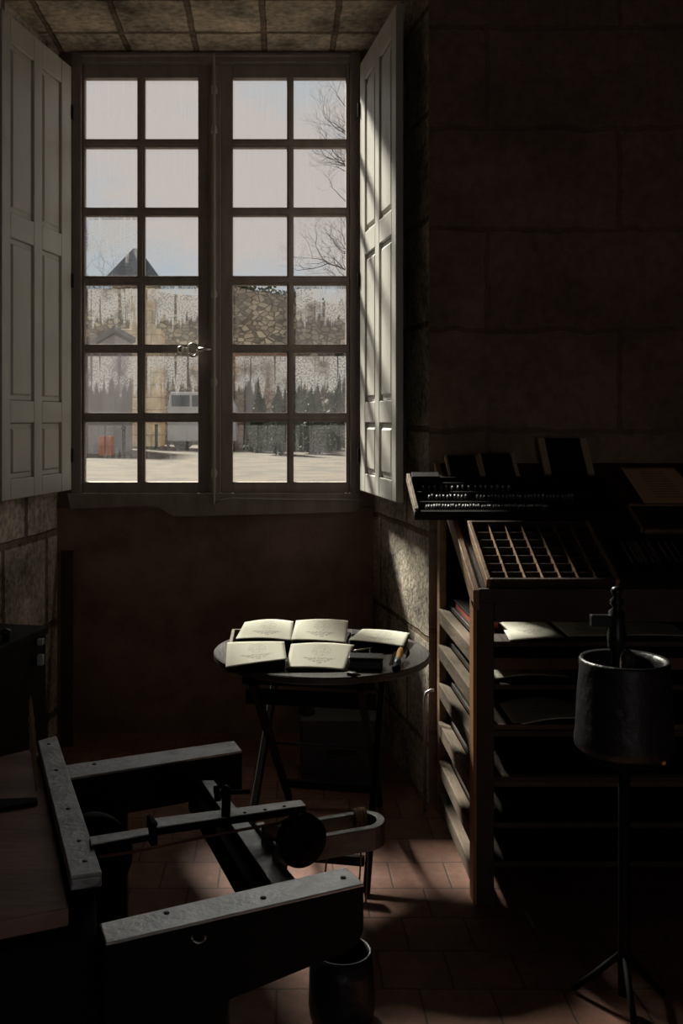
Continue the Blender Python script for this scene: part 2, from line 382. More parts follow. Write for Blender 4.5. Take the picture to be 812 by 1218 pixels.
FOG = [[.05,.05,.03,.03],[.05,.08,.05,.05],[.55,.12,.10,.12],[1.0,.95,.10,.85],[.85,.8,.70,.85],[.20,.16,.16,.20]]
def panes(c0, parent):
    m = MB(); info = []
    for r, (ya_, yb_) in enumerate(rows):
        for k in (0, 1):
            p0, p1 = cols[c0+k]; m.box(gx(p0)-.006, gx(p1)+.006, 5.114, 5.118, gz(yb_)-.006, gz(ya_)+.006); info.append((c0+k, r, p0, p1, ya_, yb_))
    o = m.build('panes', [glass_clear, glass_fog], parent)
    me = o.data; uvl = me.uv_layers.new(name='UVMap'); ca = me.attributes.new('fog', 'FLOAT', 'FACE')
    off = Vector(o['_o'])
    for p in me.polygons:
        cc, r, p0, p1, ya_, yb_ = info[p.index//6]
        ca.data[p.index].value = FOG[r][cc]
        if p.normal.y < -.9: p.material_index = 1
        for li in p.loop_indices:
            co = me.vertices[me.loops[li].vertex_index].co+off
            uvl.data[li].uv = (cc*3.7+(co.x-gx(p0))/(gx(p1)-gx(p0)), 10-r*1+min(.999, max(.001, (co.z-gz(yb_))/(gz(ya_)-gz(yb_)))))
panes(0, cL); panes(2, cR)
m = MB()                                      # meeting stile and bolt rod
m.box(-.352, -.289, 5.075, 5.13, gz(586), gz(80)); m.box(-.337, -.312, 5.062, 5.078, gz(586), gz(80))
m.build('meeting_stile', frame_paint, win, .004)
m = MB(); m.cyl((-.322,5.04,gz(598)), (-.322,5.04,gz(70)), .006, n=12)
for py in (113, 160, 352, 455, 562):
    m.box(-.338, -.306, 5.04, 5.07, gz(py)-.012, gz(py)+.012)
    m.cyl((-.322,5.04,gz(py)-.02), (-.322,5.04,gz(py)+.02), .013, n=10)
m.build('bolt_rod', rod_paint, win)
hd = MB()
zh = gz(417)
hd.cyl((-.40,5.06,zh), (-.375,5.06,zh), .012, n=12); hd.lathe([(.001,-.018),(.013,-.014),(.0175,0),(.013,.014),(.001,.018)], (gx(217),5.02,zh), 16)
ringp = [V((gx(231)+.026*math.cos(a), 5.02, zh-.004+.032*math.sin(a))) for a in [2*math.pi*i/24 for i in range(25)]]
hd.tube(ringp, .0055, 8); hd.tube([V((gx(217),5.02,zh)), V((gx(225),5.02,zh))], .007)
hd.tube([V((gx(237),5.02,zh)), V((gx(246),5.035,zh)), V((-.33,5.045,zh))], .009)
hd.build('window_handle', brass_ring, win)
# cable on the sill
cb = MB(); cb.tube([aty(256,598,5.04), aty(262,595,5.035), aty(275,592,5.04), aty(300,593,5.04), aty(345,594,5.04), aty(400,594,5.04), aty(432,595,5.04)], .0035, 6)
tag(cb.build('cable', white_cable), 'thin pale cable lying along the sill below the right half of the window', 'cable')

# ================================================================ shutters
def shutter(hx, hy, ex, ey, side, label):
    L = math.hypot(ex-hx, ey-hy); d = V(((ex-hx)/L, (ey-hy)/L, 0))
    n = V((-d.y, d.x, 0))                      # towards the room
    if n.x*side > 0: n = -n                    # left shutter faces +X, right faces -X
    root = empty('window_shutter', (hx, hy, 1.245), label, 'shutter', 'folded-back window shutters')
    def P(t, z, k): return V((hx, hy, 0))+d*t+V((0,0,z))+n*k
    def slab(mb, t0, t1, z0, z1, k0, k1, inset=0):
        a = [P(t0,z0,k0), P(t1,z0,k0), P(t1,z1,k0), P(t0,z1,k0)]
        i = inset
        b = [P(t0+i,z0+i,k1), P(t1-i,z0+i,k1), P(t1-i,z1-i,k1), P(t0+i,z1-i,k1)]
        vs = a+b; fs = [(0,1,2,3),(7,6,5,4),(0,4,5,1),(1,5,6,2),(2,6,7,3),(3,7,4,0)]
        # orient
        cen = sum(vs, V((0,0,0)))/8; ff = []
        for f in fs:
            q = [vs[j] for j in f]; nn = (q[1]-q[0]).cross(q[2]-q[0]); ff.append(f if nn.dot(sum(q, V((0,0,0)))/4-cen) > 0 else f[::-1])
        mb.add(vs, ff)
    z0, z1 = 1.245, 3.378
    ts = [(0,.115),(.335,.42),(.655,L)]; zs = [(z0,z0+.09),(1.585,1.685),(2.405,2.515),(3.262,z1)]
    m = MB()
    for a, b in ts: slab(m, a, b, z0, z1, -.033, 0)
    for a, b in zs:
        slab(m, .115, .335, a, b, -.032, -.0005); slab(m, .42, .655, a, b, -.032, -.0005)
    m.build('shutter_frame', shutter_paint, root, .004)
    for (a, b) in ((.115,.335),(.42,.655)):
        for (c0, c1) in ((z0+.09,1.585),(1.685,2.405),(2.515,3.262)):
            m = MB(); slab(m, a-.005, b+.005, c0-.005, c1+.005, -.028, -.018)
            slab(m, a+.001, b-.001, c0+.001, c1-.001, -.018, -.013, .004)
            slab(m, a+.018, b-.018, c0+.018, c1-.018, -.018, -.004, .014)
            m.build('shutter_panel', shutter_paint, root)
    for z in (1.42, 2.30, 3.15):
        m = MB(); m.cyl(P(-.002,z-.035,.004), P(-.002,z+.035,.004), .008, n=10); m.build('hinge', iron, root)
    return root, P
shL, PL = shutter(-1.039, 5.02, -1.19, 4.30, -1, 'grey-green panelled shutter folded against the left side of the window')
shR, PR = shutter(.412, 4.98, .505, 4.25, 1, 'grey-green panelled shutter folded against the right side, streaked with sunlight')
for i, (px, py, lab) in enumerate(((484, 86, 'small iron catch on the dark reveal high beside the right shutter'), (482, 510, 'small iron catch on the dark reveal low beside the right shutter'))):
    p = aty(px, py, 4.5); p.x = .489+(5.08-p.y)*.1516-.002
    m = MB(); m.box(p.x-.012, p.x+.004, p.y-.02, p.y+.02, p.z-.045, p.z+.045); m.cyl(p+V((-.012,0,.02)), p+V((-.05,0,.02)), .007, n=8); m.cyl(p+V((-.045,0,.0)), p+V((-.045,0,.05)), .007, n=8)
    tag(m.build('shutter_catch', iron), lab, 'catch', 'shutter catches on the reveal')

# ================================================================ outside
gravel = mat('courtyard_gravel', (.088,.064,.038), .95, col2=(.034,.025,.015), detail=12, ramp=(.42,.58), scale=1.5, bump=.5, bscale=6)
GZ = .5
g = MB(); g.box(-80, 80, YO+.25, 130, GZ-.3, GZ); struct(g, 'floor_courtyard', gravel)
def rubble_mat(name, c1, c2, mortar, sc, stretch=(1,1,1.7)):
    m = bpy.data.materials.new(name); m.use_nodes = True; nt = m.node_tree; L = nt.links.new
    b = nt.nodes['Principled BSDF']; b.inputs['Roughness'].default_value = .95; b.inputs['Specular IOR Level'].default_value = .2
    tc = nt.nodes.new('ShaderNodeTexCoord'); mp = nt.nodes.new('ShaderNodeMapping'); mp.inputs['Scale'].default_value = stretch; L(tc.outputs['Object'], mp.inputs[0])
    v = nt.nodes.new('ShaderNodeTexVoronoi'); v.inputs['Scale'].default_value = sc; L(mp.outputs[0], v.inputs['Vector'])
    e = nt.nodes.new('ShaderNodeTexVoronoi'); e.feature = 'DISTANCE_TO_EDGE'; e.inputs['Scale'].default_value = sc; L(mp.outputs[0], e.inputs['Vector'])
    sp = nt.nodes.new('ShaderNodeSeparateColor'); L(v.outputs['Color'], sp.inputs[0])
    m1 = nt.nodes.new('ShaderNodeMix'); m1.data_type = 'RGBA'; L(sp.outputs[0], m1.inputs['Factor']); m1.inputs[6].default_value = (*c1,1); m1.inputs[7].default_value = (*c2,1)
    st = nt.nodes.new('ShaderNodeMapRange'); st.inputs['From Min'].default_value = .03; st.inputs['From Max'].default_value = .12; L(e.outputs['Distance'], st.inputs['Value'])
    m2 = nt.nodes.new('ShaderNodeMix'); m2.data_type = 'RGBA'; L(st.outputs[0], m2.inputs['Factor']); m2.inputs[6].default_value = (*mortar,1); L(m1.outputs[2], m2.inputs[7])
    n = nt.nodes.new('ShaderNodeTexNoise'); n.inputs['Scale'].default_value = .5; n.inputs['Detail'].default_value = 6; L(tc.outputs['Object'], n.inputs['Vector'])
    mr = nt.nodes.new('ShaderNodeMapRange'); mr.inputs['From Min'].default_value = .35; mr.inputs['From Max'].default_value = .65; mr.inputs['To Min'].default_value = .45; mr.inputs['To Max'].default_value = 1.15; L(n.outputs['Fac'], mr.inputs['Value'])
    sc_ = nt.nodes.new('ShaderNodeVectorMath'); sc_.operation = 'SCALE'; L(m2.outputs[2], sc_.inputs[0]); L(mr.outputs[0], sc_.inputs['Scale']); L(sc_.outputs[0], b.inputs['Base Color'])
    return m
rubble = rubble_mat('rubble_wall', (.74,.65,.50), (.20,.165,.13), (.15,.13,.10), 2.9)
ashlar = blocks('tan_ashlar', (.72,.60,.41), (.62,.52,.36), (.36,.30,.22), .9, .5, .02, 'XZ', bump=.2, pit=.2, grain=3, warp=.03)
brickwall = rubble_mat('reddish_rubble', (.62,.44,.30), (.36,.24,.16), (.22,.17,.13), 3.4)
slate = blocks('slate_roof', (.085,.11,.145), (.07,.09,.12), (.05,.06,.08), .5, .3, .02, 'XZ', rough=.5, bump=.2, pit=.3, grain=4)
grey_render = mat('grey_render', (.42,.39,.38), .9, col2=(.34,.31,.30), scale=.8)
ivy = mat('dark_ivy', (.035,.045,.022), .8, col2=(.07,.085,.045), scale=2)
conifer = mat('conifer_green', (.022,.045,.018), .8, col2=(.05,.085,.035), scale=2)
bark = mat('bare_bark', (.05,.045,.05), .9)
van_white = mat('white_car_paint', (.75,.75,.75), .3); van_glass = mat('dark_car_glass', (.03,.06,.08), .1)
rubber = mat('tyre_rubber', (.015,.015,.015), .8)
orange_paint = mat('orange_barrel_paint', (.62,.20,.10), .6)
wp = [aty(238,331,46), aty(277,340,46), aty(300,346,46), aty(341,352,46), aty(375,358,46), aty(440,368,46), aty(520,380,46)]
m = MB(); poly = [V((wp[0].x,46,GZ))]+wp+[V((wp[-1].x,46,GZ))]; m.prism(poly, (0,.9,0))
cw = empty('courtyard_wall', (3,46,GZ), 'high rubble stone courtyard wall seen through the right half of the window', 'wall', 'courtyard walls'); m.build('wall_face', rubble, cw)
def leafclump(mb, c, r, n, sz, sq=(1,1,1), rnd=random):
    for _ in range(n):
        d = V((rnd.gauss(0,1), rnd.gauss(0,1), rnd.gauss(0,1))).normalized()*r*rnd.uniform(.4, 1)
        p = V(c)+V((d.x*sq[0], d.y*sq[1], d.z*sq[2]))
        a = V((rnd.uniform(-1,1), rnd.uniform(-1,1), rnd.uniform(-1,1))).normalized()*sz; b = a.cross(V((rnd.uniform(-1,1), rnd.uniform(-1,1), rnd.uniform(-1,1)))).normalized()*sz*.6
        mb.add([p-a, p+b, p+a, p-b], [(0,1,2,3)])
m = MB()
for i in range(70):
    t = i/69*(len(wp)-1.001); k = int(t); p = wp[k].lerp(wp[k+1], t-k)
    leafclump(m, p+V((0,.3,-.1+random.uniform(-.25,.2))), random.uniform(.35,.8), 26, .12, (1,.6,.6))
m.build('ivy', ivy, cw)
tag([x for x in bpy.data.objects if x.name == 'ivy'][0], None, None, None, None)
m = MB(); m.prism([V((aty(60,0,52).x,52,GZ)), aty(60,343,52), aty(120,344,52), aty(150,341,52), aty(180,343,52), aty(205,350,52), aty(246,352,52), V((aty(246,0,52).x,52,GZ))], (0,.9,0))
tag(m.build('courtyard_wall', rubble), 'rubble stone courtyard wall seen through the left half of the window', 'wall', 'courtyard walls')
# tower with pyramid roof
tw = empty('tower', (aty(158,0,80).x, 82.5, GZ), 'distant tower with a pointed slate roof beyond the courtyard', 'tower')
ax, bx = aty(132,0,80).x, aty(184,0,80).x
m = MB(); m.box(ax, bx, 80.5, 84, GZ, aty(0,331,80).z); m.build('tower_walls', ashlar, tw)
m = MB(); zb_ = aty(0,329,80).z; a = [V((aty(126,0,80).x,80,zb_)), V((aty(189,0,80).x,80,zb_)), V((aty(189,0,80).x,85,zb_)), V((aty(126,0,80).x,85,zb_))]
r0, r1 = V((aty(154,0,80).x,82,aty(0,293,81).z)), V((aty(161,0,80).x,82,aty(0,293,81).z))
m.add(a+[r0, r1], [(0,1,5,4),(1,2,5),(2,3,4,5),(3,0,4),(3,2,1,0)]); m.build('tower_roof', slate, tw)
# tan gate pillar + low ashlar house
gp = empty('gate_pillar', (aty(168,0,40).x, 40.5, GZ), 'tan ashlar gate pillar in the courtyard', 'pillar')
m = MB(); m.box(aty(154,0,40).x, aty(181,0,40).x, 40, 41, GZ, aty(0,352,40).z); m.build('shaft', ashlar, gp, .03)
m = MB(); m.box(aty(150,0,40).x, aty(185,0,40).x, 39.8, 41.2, aty(0,352,40).z, aty(0,344,40).z); m.build('capstone', ashlar, gp, .05)
m = MB(); m.box(aty(136,0,40).x, aty(192,0,40).x, 39.7, 41.3, GZ, aty(0,392,40).z); m.build('plinth', ashlar, gp, .04)
# shed with sloped roof on the left
sh = empty('shed', (aty(95,0,32).x, 34, GZ), 'grey shed with a sloping roof at the left of the courtyard', 'shed')
m = MB(); m.prism([V((aty(40,0,32).x,32,GZ)), V((aty(136,0,32).x,32,GZ)), aty(136,470,32), aty(136,398,32), aty(60,440,32), aty(40,452,32)], (0,4,0)); m.build('shed_walls', grey_render, sh)
m = MB(); m.prism([aty(30,456,31.8), aty(138,394,31.8), aty(138,388,31.8), aty(30,449,31.8)], (0,4.4,0)); m.build('shed_roof', mat('grey_roof', (.16,.15,.15), .7), sh)
# reddish house piece in the right casement
rh = empty('outbuilding', (aty(300,0,38).x, 40, GZ), 'low reddish stone outbuilding seen through the right half of the window', 'building')
m = MB(); xa, xb = aty(262,0,38).x, aty(331,0,38).x; zt = aty(0,424,38).z
m.box(xa, aty(290,0,38).x, 38, 42, GZ, zt+.15); m.box(aty(308,0,38).x, xb, 38, 42, GZ, zt); m.box(aty(290,0,38).x, aty(308,0,38).x, 38.5, 42, GZ, zt)
m.build('building_walls', brickwall, rh)
m = MB(); m.box(xa-.3, xb+.3, 37.8, 42.2, zt, zt+.25); m.build('building_roof', mat('terracotta_roof', (.42,.24,.16), .8), rh)
m = MB(); m.box(aty(292,0,38).x, aty(306,0,38).x, 38.44, 38.5, GZ, aty(0,446,38).z); m.build('building_door', grey_render, rh)
# van
vn = empty('van', (aty(235,0,36).x, 37, GZ), 'white van parked in the courtyard', 'van')
vx0, vx1 = aty(199,0,36).x, aty(280,0,36).x; b0 = GZ+.3; bt = aty(0,466,36).z; bm_ = aty(0,484,36).z
m = MB(); m.prism([V((vx0,36,b0)), V((vx1,36,b0)), V((vx1,36,bm_)), V((vx1-.25,36,bt)), V((vx0+.12,36,bt)), V((vx0,36,bm_))], (0,1.7,0)); m.build('van_body', van_white, vn, .05)
m = MB()
for k in range(3):
    a0 = vx0+.15+k*.74; m.box(a0, a0+.66, 35.97, 36.01, bm_+.02, bt-.12)
m.build('van_window', van_glass, vn, .02)
for k, xx in enumerate((vx0+.5, vx1-.5)):
    for yy in (36.1, 37.4):
        m = MB(); m.cyl((xx,yy,GZ+.31), (xx,yy+.22,GZ+.31), .31, n=20); m.build('wheel', rubber, vn)
for k, px in enumerate((121.5, 131)):
    p = V((aty(px,0,30).x, 30, GZ)); m = MB(); m.lathe([(.105,0),(.11,.03),(.11,.3),(.115,.32),(.11,.34),(.11,.56),(.115,.58),(.105,.60),(.001,.60)], p, 16)
    tag(m.build('barrel', orange_paint), ('leftmost' if k == 0 else 'rightmost')+' of two orange barrels at the far left of the courtyard', 'barrel', 'orange barrels')
m_boll = None
for k, (px, py) in enumerate(((147,30),(186,38),(200,38),(292,36.5),(395,38))):
    p = V((aty(px,0,py).x, py, GZ)); m = MB(); m.lathe([(.09,0),(.09,.05),(.06,.07),(.055,.8),(.075,.82),(.06,.9),(.001,.93)], p, 12)
    tag(m.build('bollard', iron), 'small dark post standing at the far edge of the courtyard gravel', 'bollard', 'dark posts in the courtyard')
# trees
def branch(mb, p, d, L, r, depth, rnd, gravity=.05):
    n = 4; pts = [p]; rr = [r]; q = p
    for i in range(n):
        d = (d+V((rnd.uniform(-.34,.34), rnd.uniform(-.3,.3), rnd.uniform(-.3,.32)+gravity))).normalized()
        q = q+d*L/n; pts.append(q); rr.append(r*(1-.45*(i+1)/n))
    mb.tube(pts, rr, 5 if depth > 2 else 4)
    if depth == 0: return
    for k in range(3 if depth > 2 else 3):
        t = rnd.choice((2,3,4)) if k else 4
        nd = (d+V((rnd.uniform(-1,1), rnd.uniform(-1,1), rnd.uniform(-.6,.9)))*.8).normalized()
        branch(mb, pts[t], nd, L*rnd.uniform(.55,.78), rr[t]*.75, depth-1, rnd, gravity)
def bare_tree(x, y, z, h, r, depth, seed, label, lean=(0,0,1), group=None, first=None, Lf=.25, tf=.45, s0=.25):
    rnd = random.Random(seed); root = empty('bare_tree', (x,y,z), label, 'tree', group)
    m = MB(); m.tube([V((x,y,z)), V((x+lean[0]*h*.2,y,z+h*.25)), V((x+lean[0]*h*.4,y,z+h*tf))], [r*1.3,r,r*.6], 10)
    m.build('trunk', bark, root)
    m = MB(); top = V((x+lean[0]*h*.4,y,z+h*tf))
    dirs = first or [V((rnd.uniform(-1,1), rnd.uniform(-.6,.6), rnd.uniform(.4,1))) for _ in range(5)]
    for k, d in enumerate(dirs):
        st = V((x+lean[0]*h*.2,y,z+h*.25)).lerp(top, s0+(1-s0)*k/max(1, len(dirs)-1))
        branch(m, st, d.normalized(), h*Lf, r*.42, depth, rnd)
    m.build('branches', bark, root)
bare_tree(aty(505,0,15).x, 15, GZ, 7.8, .10, 6, 5, 'bare leafless tree reaching into the upper right panes', (-.01,0,1), 'leafless trees outside',
    first=[V((-1,.1,.15)), V((-1,-.2,.45)), V((.9,.1,.3)), V((-1,.2,.1)), V((-1,-.1,.5)), V((-.6,.5,.6)), V((-1,.1,.2)), V((.7,0,.6)), V((-.8,-.2,.8)), V((-.2,.1,1))], Lf=.115, tf=.80, s0=.15)
bare_tree(aty(97,0,60).x, 60, GZ, 12.5, .12, 5, 9, 'distant leafless tree at the left edge of the window view', (0,0,1), 'leafless trees outside')
bare_tree(aty(396,0,52).x, 52, GZ, 9.5, .12, 5, 21, 'distant leafless tree right behind the courtyard wall', (0,0,1), 'leafless trees outside')
bare_tree(aty(336,0,64).x, 64, GZ, 9.0, .12, 5, 33, 'distant leafless tree behind the middle of the courtyard wall', (0,0,1), 'leafless trees outside')
for k, (px, py, Yt, lab) in enumerate(((309, 468, 33.5, 'smallest dark green conifer before the reddish outbuilding'), (352, 432, 35, 'tall dark conifer left of the pair in the right-hand panes'), (373, 452, 32, 'middle dark conifer in the right-hand panes'),
        (403, 415, 36, 'tallest dark conifer at the right edge of the window view'), (334, 456, 31, 'dark conifer beside the right end of the outbuilding'))):
    b = V((aty(px,0,Yt).x, Yt, GZ)); ht = aty(0,py,Yt).z-GZ; root = empty('conifer', b, lab, 'tree', 'dark conifers in the courtyard')
    m = MB(); m.tube([b, b+V((0,0,ht*.5)), b+V((0,0,ht*.9))], [.09,.06,.02], 6); m.build('trunk', bark, root)
    m = MB()
    for i in range(26):
        t = i/25; leafclump(m, b+V((0,0,ht*(.12+.85*t))), ht*.24*(1-t)+.08, 60, .11, (1,1,.5))
    m.build('foliage', conifer, root)

# ================================================================ round table
TX, TY, TZ, TR = .167, 3.80, .72, .41
ang = -math.atan2(.19, .98)
RM = Matrix.Translation((TX,TY,0)) @ Matrix.Rotation(ang, 4, 'Z')
def T(x, y, z): return RM @ V((x, y, z))
tb = empty('round_table', (TX,TY,0), 'round dark wooden folding table with a slatted top below the window', 'table')
m = MB(); n = 96; prof = [(TR-.075,TZ-.026),(TR-.004,TZ-.026),(TR,TZ-.022),(TR,TZ-.004),(TR-.004,TZ),(TR-.075,TZ)]
vs = []; fs = []
for r, z in prof:
    for i in range(n): a = 2*math.pi*i/n; vs.append(V((TX+r*math.cos(a), TY+r*math.sin(a), z)))
for k in range(len(prof)):
    k2 = (k+1) % len(prof)
    for i in range(n): j = (i+1) % n; fs.append((k*n+i, k*n+j, k2*n+j, k2*n+i))
m.add(vs, fs, 0, False); m.build('rim', table_wood, tb)
for i in range(-6, 7):
    x = i*.0505; w = .0200; hl = math.sqrt((TR-.07)**2-(abs(x)+w*.6)**2) if abs(x)+w < TR-.075 else 0
    if hl < .05: continue
    m = MB(); m.box(x-w, x+w, -hl, hl, TZ-.022, TZ-.002, 0, RM); m.build('slat', table_wood, tb, .002)
for sx, fy in ((-.19,.36),(.19,.36),(-.215,-.42),(.215,-.42)):
    m = MB(); topy = -fy*1.02 if fy > 0 else .34
    a, b = T(sx,topy,TZ-.03), T(sx,fy,0)
    dv = (b-a).normalized(); wx = RM.to_3x3() @ V((1,0,0)); wy = dv.cross(wx).normalized()
    m.prism([a-wx*.012-wy*.02, a+wx*.012-wy*.02, a+wx*.012+wy*.02, a-wx*.012+wy*.02], b-a)
    m.v = [(v[0], v[1], max(v[2], 0)) for v in m.v]
    m.build('leg', table_leg_wood, tb, .003)
def bar(mb, x0, x1, y, z, hy, hz): mb.box(x0, x1, y-hy, y+hy, z-hz, z+hz, 0, RM)
m = MB(); bar(m, -.20, .20, .318, .085, .012, .016); m.build('stretcher', table_leg_wood, tb, .003)
m = MB(); bar(m, -.205, .205, -.385, .10, .012, .016); m.build('stretcher', table_leg_wood, tb, .003)
m = MB(); bar(m, -.235, .235, -.26, .605, .012, .026); m.build('apron_rail', table_leg_wood, tb, .003)
m = MB(); bar(m, -.235, .235, -.315, TZ-.04, .014, .016); m.build('top_batten', table_leg_wood, tb, .003)
m = MB(); bar(m, -.235, .235, .30, TZ-.04, .014, .016); m.build('top_batten', table_leg_wood, tb, .003)
m = MB(); m.cyl(T(-.225,-.02,.36), T(.225,-.02,.36), .006, n=8); m.build('pivot_rod', iron, tb)

# ---- printed leaves on their dark blocks
def sheet(corners, label, group, m=paper, curl=.008, n=14, name='printed_sheet', ph=0., cx=0.):
    tl, tr, br, bl = corners; vs = []; fs = []
    for j in range(n+1):
        for i in range(n+1):
            u, v = i/n, j/n; p = bl.lerp(br, u).lerp(tl.lerp(tr, u), v)
            p = p+V((0,0,curl*math.sin(math.pi*(u+ph))*(.6+.4*v)+cx*(v**3)*(1-u)**3)); vs.append(p)
    for j in range(n):
        for i in range(n): a = j*(n+1)+i; fs.append((a, a+1, a+n+2, a+n+1))
    mb = MB(); mb.add(vs, fs, 0, True); o = mb.build(name, m); me = o.data
    uvl = me.uv_layers.new(name='UVMap')
    for p in me.polygons:
        for li in p.loop_indices: k = me.loops[li].vertex_index; uvl.data[li].uv = ((k % (n+1))/n, (k//(n+1))/n)
    so = o.modifiers.new('thick', 'SOLIDIFY'); so.thickness = .0012; so.offset = -1
    return tag(o, label, 'print', group)
def wedge(corners, z0, label, group, shrink=.06, drop=.004, name='printing_block', mt=None):
    c = sum(corners, V((0,0,0)))/4; top = [q.lerp(c, shrink)-V((0,0,drop)) for q in corners]
    bot = [V((q.x, q.y, z0)) for q in top]; tl, tr, br, bl = top; b1, b2, b3, b4 = bot
    mb = MB(); mb.add([bl, br, tr, tl, b4, b3, b2, b1], [(0,1,2,3),(7,6,5,4),(0,4,5,1),(1,5,6,2),(2,6,7,3),(3,7,4,0)])
    return tag(mb.build(name, mt or black_wood, None, .002), label, 'block', group)
SH = [
 ('A', (291,740,3.98),(349,739,3.98),(347,762,3.745),(280,760,3.745), 'back left of the five prints on the round table', .010),
 ('B', (352,738,3.98),(414,738,3.97),(412,765,3.73),(346,761,3.735), 'back middle print of the round table, streaked by sun', .006),
 ('C', (431,748,3.97),(487,753,3.96),(480,769,3.77),(414,761,3.775), 'rightmost of the five prints on the round table', .004),
 ('D', (270,764,3.66),(338,763,3.66),(341,784,3.50),(268,794,3.455), 'front left print at the edge of the round table', .002),
 ('E', (346,765,3.67),(421,767,3.67),(410,797,3.475),(340,794,3.475), 'front middle print with a fan-shaped engraving, near corner of the round table', .006)]
for nm, a, b, c_, d, lab, cu in SH:
    cs = [aty(*a), aty(*b), aty(*c_), aty(*d)]
    sheet(cs, 'cream printed leaf, '+lab, 'prints on the round table', curl=cu, cx=-.003 if nm == 'E' else 0)
    wedge(cs, TZ, 'dark wooden block under the print: '+lab.split(' print')[0].split(' of the')[0]+' one', 'blocks under the prints', .05, .003)
# thin frame leaning at left of the table
m = MB()
p0 = V((aty(275,0,3.95).x, 3.98, TZ)); m.box(p0.x, p0.x+.012, 3.78, 4.0, TZ, TZ+.035); m.box(p0.x, p0.x+.20, 4.005, 4.017, TZ, TZ+.035); m.box(p0.x+.19, p0.x+.20, 4.0, 4.005, TZ, TZ+.03)
tag(m.build('picture_frame', oak_pale, None, .001), 'thin wooden frame behind the back left print on the round table', 'frame')
m = MB(); q = aty(430,748,4.1); m.box(aty(417,0,4.09).x, aty(447,0,4.09).x, 4.03, 4.11, TZ, TZ+.012)
tag(m.build('thin_board', table_wood, None, .002), 'thin grey board at the back of the round table', 'board')
# tin, open tray, knife, brush
q = at(431, 800, TZ); bxm = empty('tin_box', q+V((0,.05,0)), 'black tin box right of the front middle print', 'box')
m = MB(); M2 = Matrix.Translation(at(436,797,TZ)+V((0,.035,0))) @ Matrix.Rotation(-.12, 4, 'Z'); m.box(-.058, .06, -.035, .035, 0, .034, 0, M2); m.build('tin_body', black_plastic, bxm, .006)
m = MB(); m.box(-.061, .063, -.038, .038, .034, .044, 0, M2); m.build('lid', black_plastic, bxm, .005)
m = MB(); M3 = Matrix.Translation(at(429,785,TZ)+V((.0,.06,0))) @ Matrix.Rotation(-.1, 4, 'Z'); 
m.box(-.03,.04,-.05,.04,0,.004,0,M3); m.box(-.03,.04,-.05,-.045,.004,.02,0,M3); m.box(-.03,.04,.035,.04,.004,.02,0,M3); m.box(-.03,-.026,-.045,.035,.004,.02,0,M3); m.box(.036,.04,-.045,.035,.004,.02,0,M3)
tag(m.build('small_tray', black_plastic), 'small open black tray behind the tin box', 'tray')
m = MB(); a, b = M3 @ V((-.02,-.03,.024)), M3 @ V((.045,.03,.026)); m.tube([a, a.lerp(b,.5), b], [.005,.004,.001], 8)
tag(m.build('burin', brass_ring), 'small metal engraving tool lying across the open tray', 'tool')
m = MB(); a, b = at(413,801,TZ+.006), at(429,803,TZ+.006); m.tube([a, a.lerp(b,.6), b], [.006,.006,.002], 8)
tag(m.build('knife', iron), 'dark knife lying before the tin box near the table edge', 'knife')
br = empty('brush', at(473,797,TZ), 'short brush with a yellow wooden handle and blue-grey ferrule at the table edge', 'brush')
a, b = at(476.5,772,TZ+.035), at(470.5,797,TZ+.010); d = b-a
m = MB(); m.tube([a, a+d*.12, a+d*.25, a+d*.4, a+d*.5, a+d*.55], [.008,.0115,.0125,.0095,.010,.0115], 12); m.build('brush_handle', orange_wood, br)
m = MB(); m.tube([a+d*.55, a+d*.6, a+d*.85], [.0115,.013,.0135], 12); m.build('ferrule', ferrule_mat, br)
m = MB(); m.tube([a+d*.85, a+d*.92, a+d*1.0], [.014,.0155,.011], 12); m.build('bristles', black_iron, br)
cs = [aty(428,758,3.85), aty(492,760,3.83), aty(489,775,3.68), aty(424,771,3.70)]

# crate below the table
cr = empty('crate', (.28,4.52,0), 'dark closed crate on the floor under the round table', 'crate')
m = MB(); m.box(.105,.455,4.36,4.66,0,.255); m.build('crate_body', crate_mat, cr, .006)
m = MB(); m.box(.095,.465,4.35,4.67,.255,.285); m.build('lid', crate_mat, cr, .005)
m = MB(); m.tube([V((.22,4.345,.15)), V((.22,4.325,.15)), V((.34,4.325,.15)), V((.34,4.345,.15))], .006, 8); m.build('crate_handle', iron, cr)
m = MB(); m.lathe([(.035,0),(.04,.01),(.03,.03),(.012,.04),(.018,.055),(.001,.065)], V((.13,4.45,.285)), 16)
tag(m.build('turned_ornament', black_wood), 'small dark turned knob standing on the crate lid', 'knob')

# plank leaning in left corner
m = MB(); m.prism([V((-1.06,4.86,0)), V((-1.00,4.86,0)), V((-1.04,5.055,.93)), V((-1.10,5.055,.93))], (.0,.02,.004))
tag(m.build('plank', oak_dark, None, .002), 'narrow dark plank leaning in the left corner below the window', 'plank')
# bent rod beside the cabinet
m = MB(); m.tube([V((.600,4.06,0.0)), V((.600,4.06,.46)), V((.606,4.06,.485)), V((.624,4.06,.495)), V((.638,4.06,.495))], .007, 8)
tag(m.build('bent_rod', steel_dull), 'thin bent metal rod standing beside the back post of the type cabinet', 'rod')

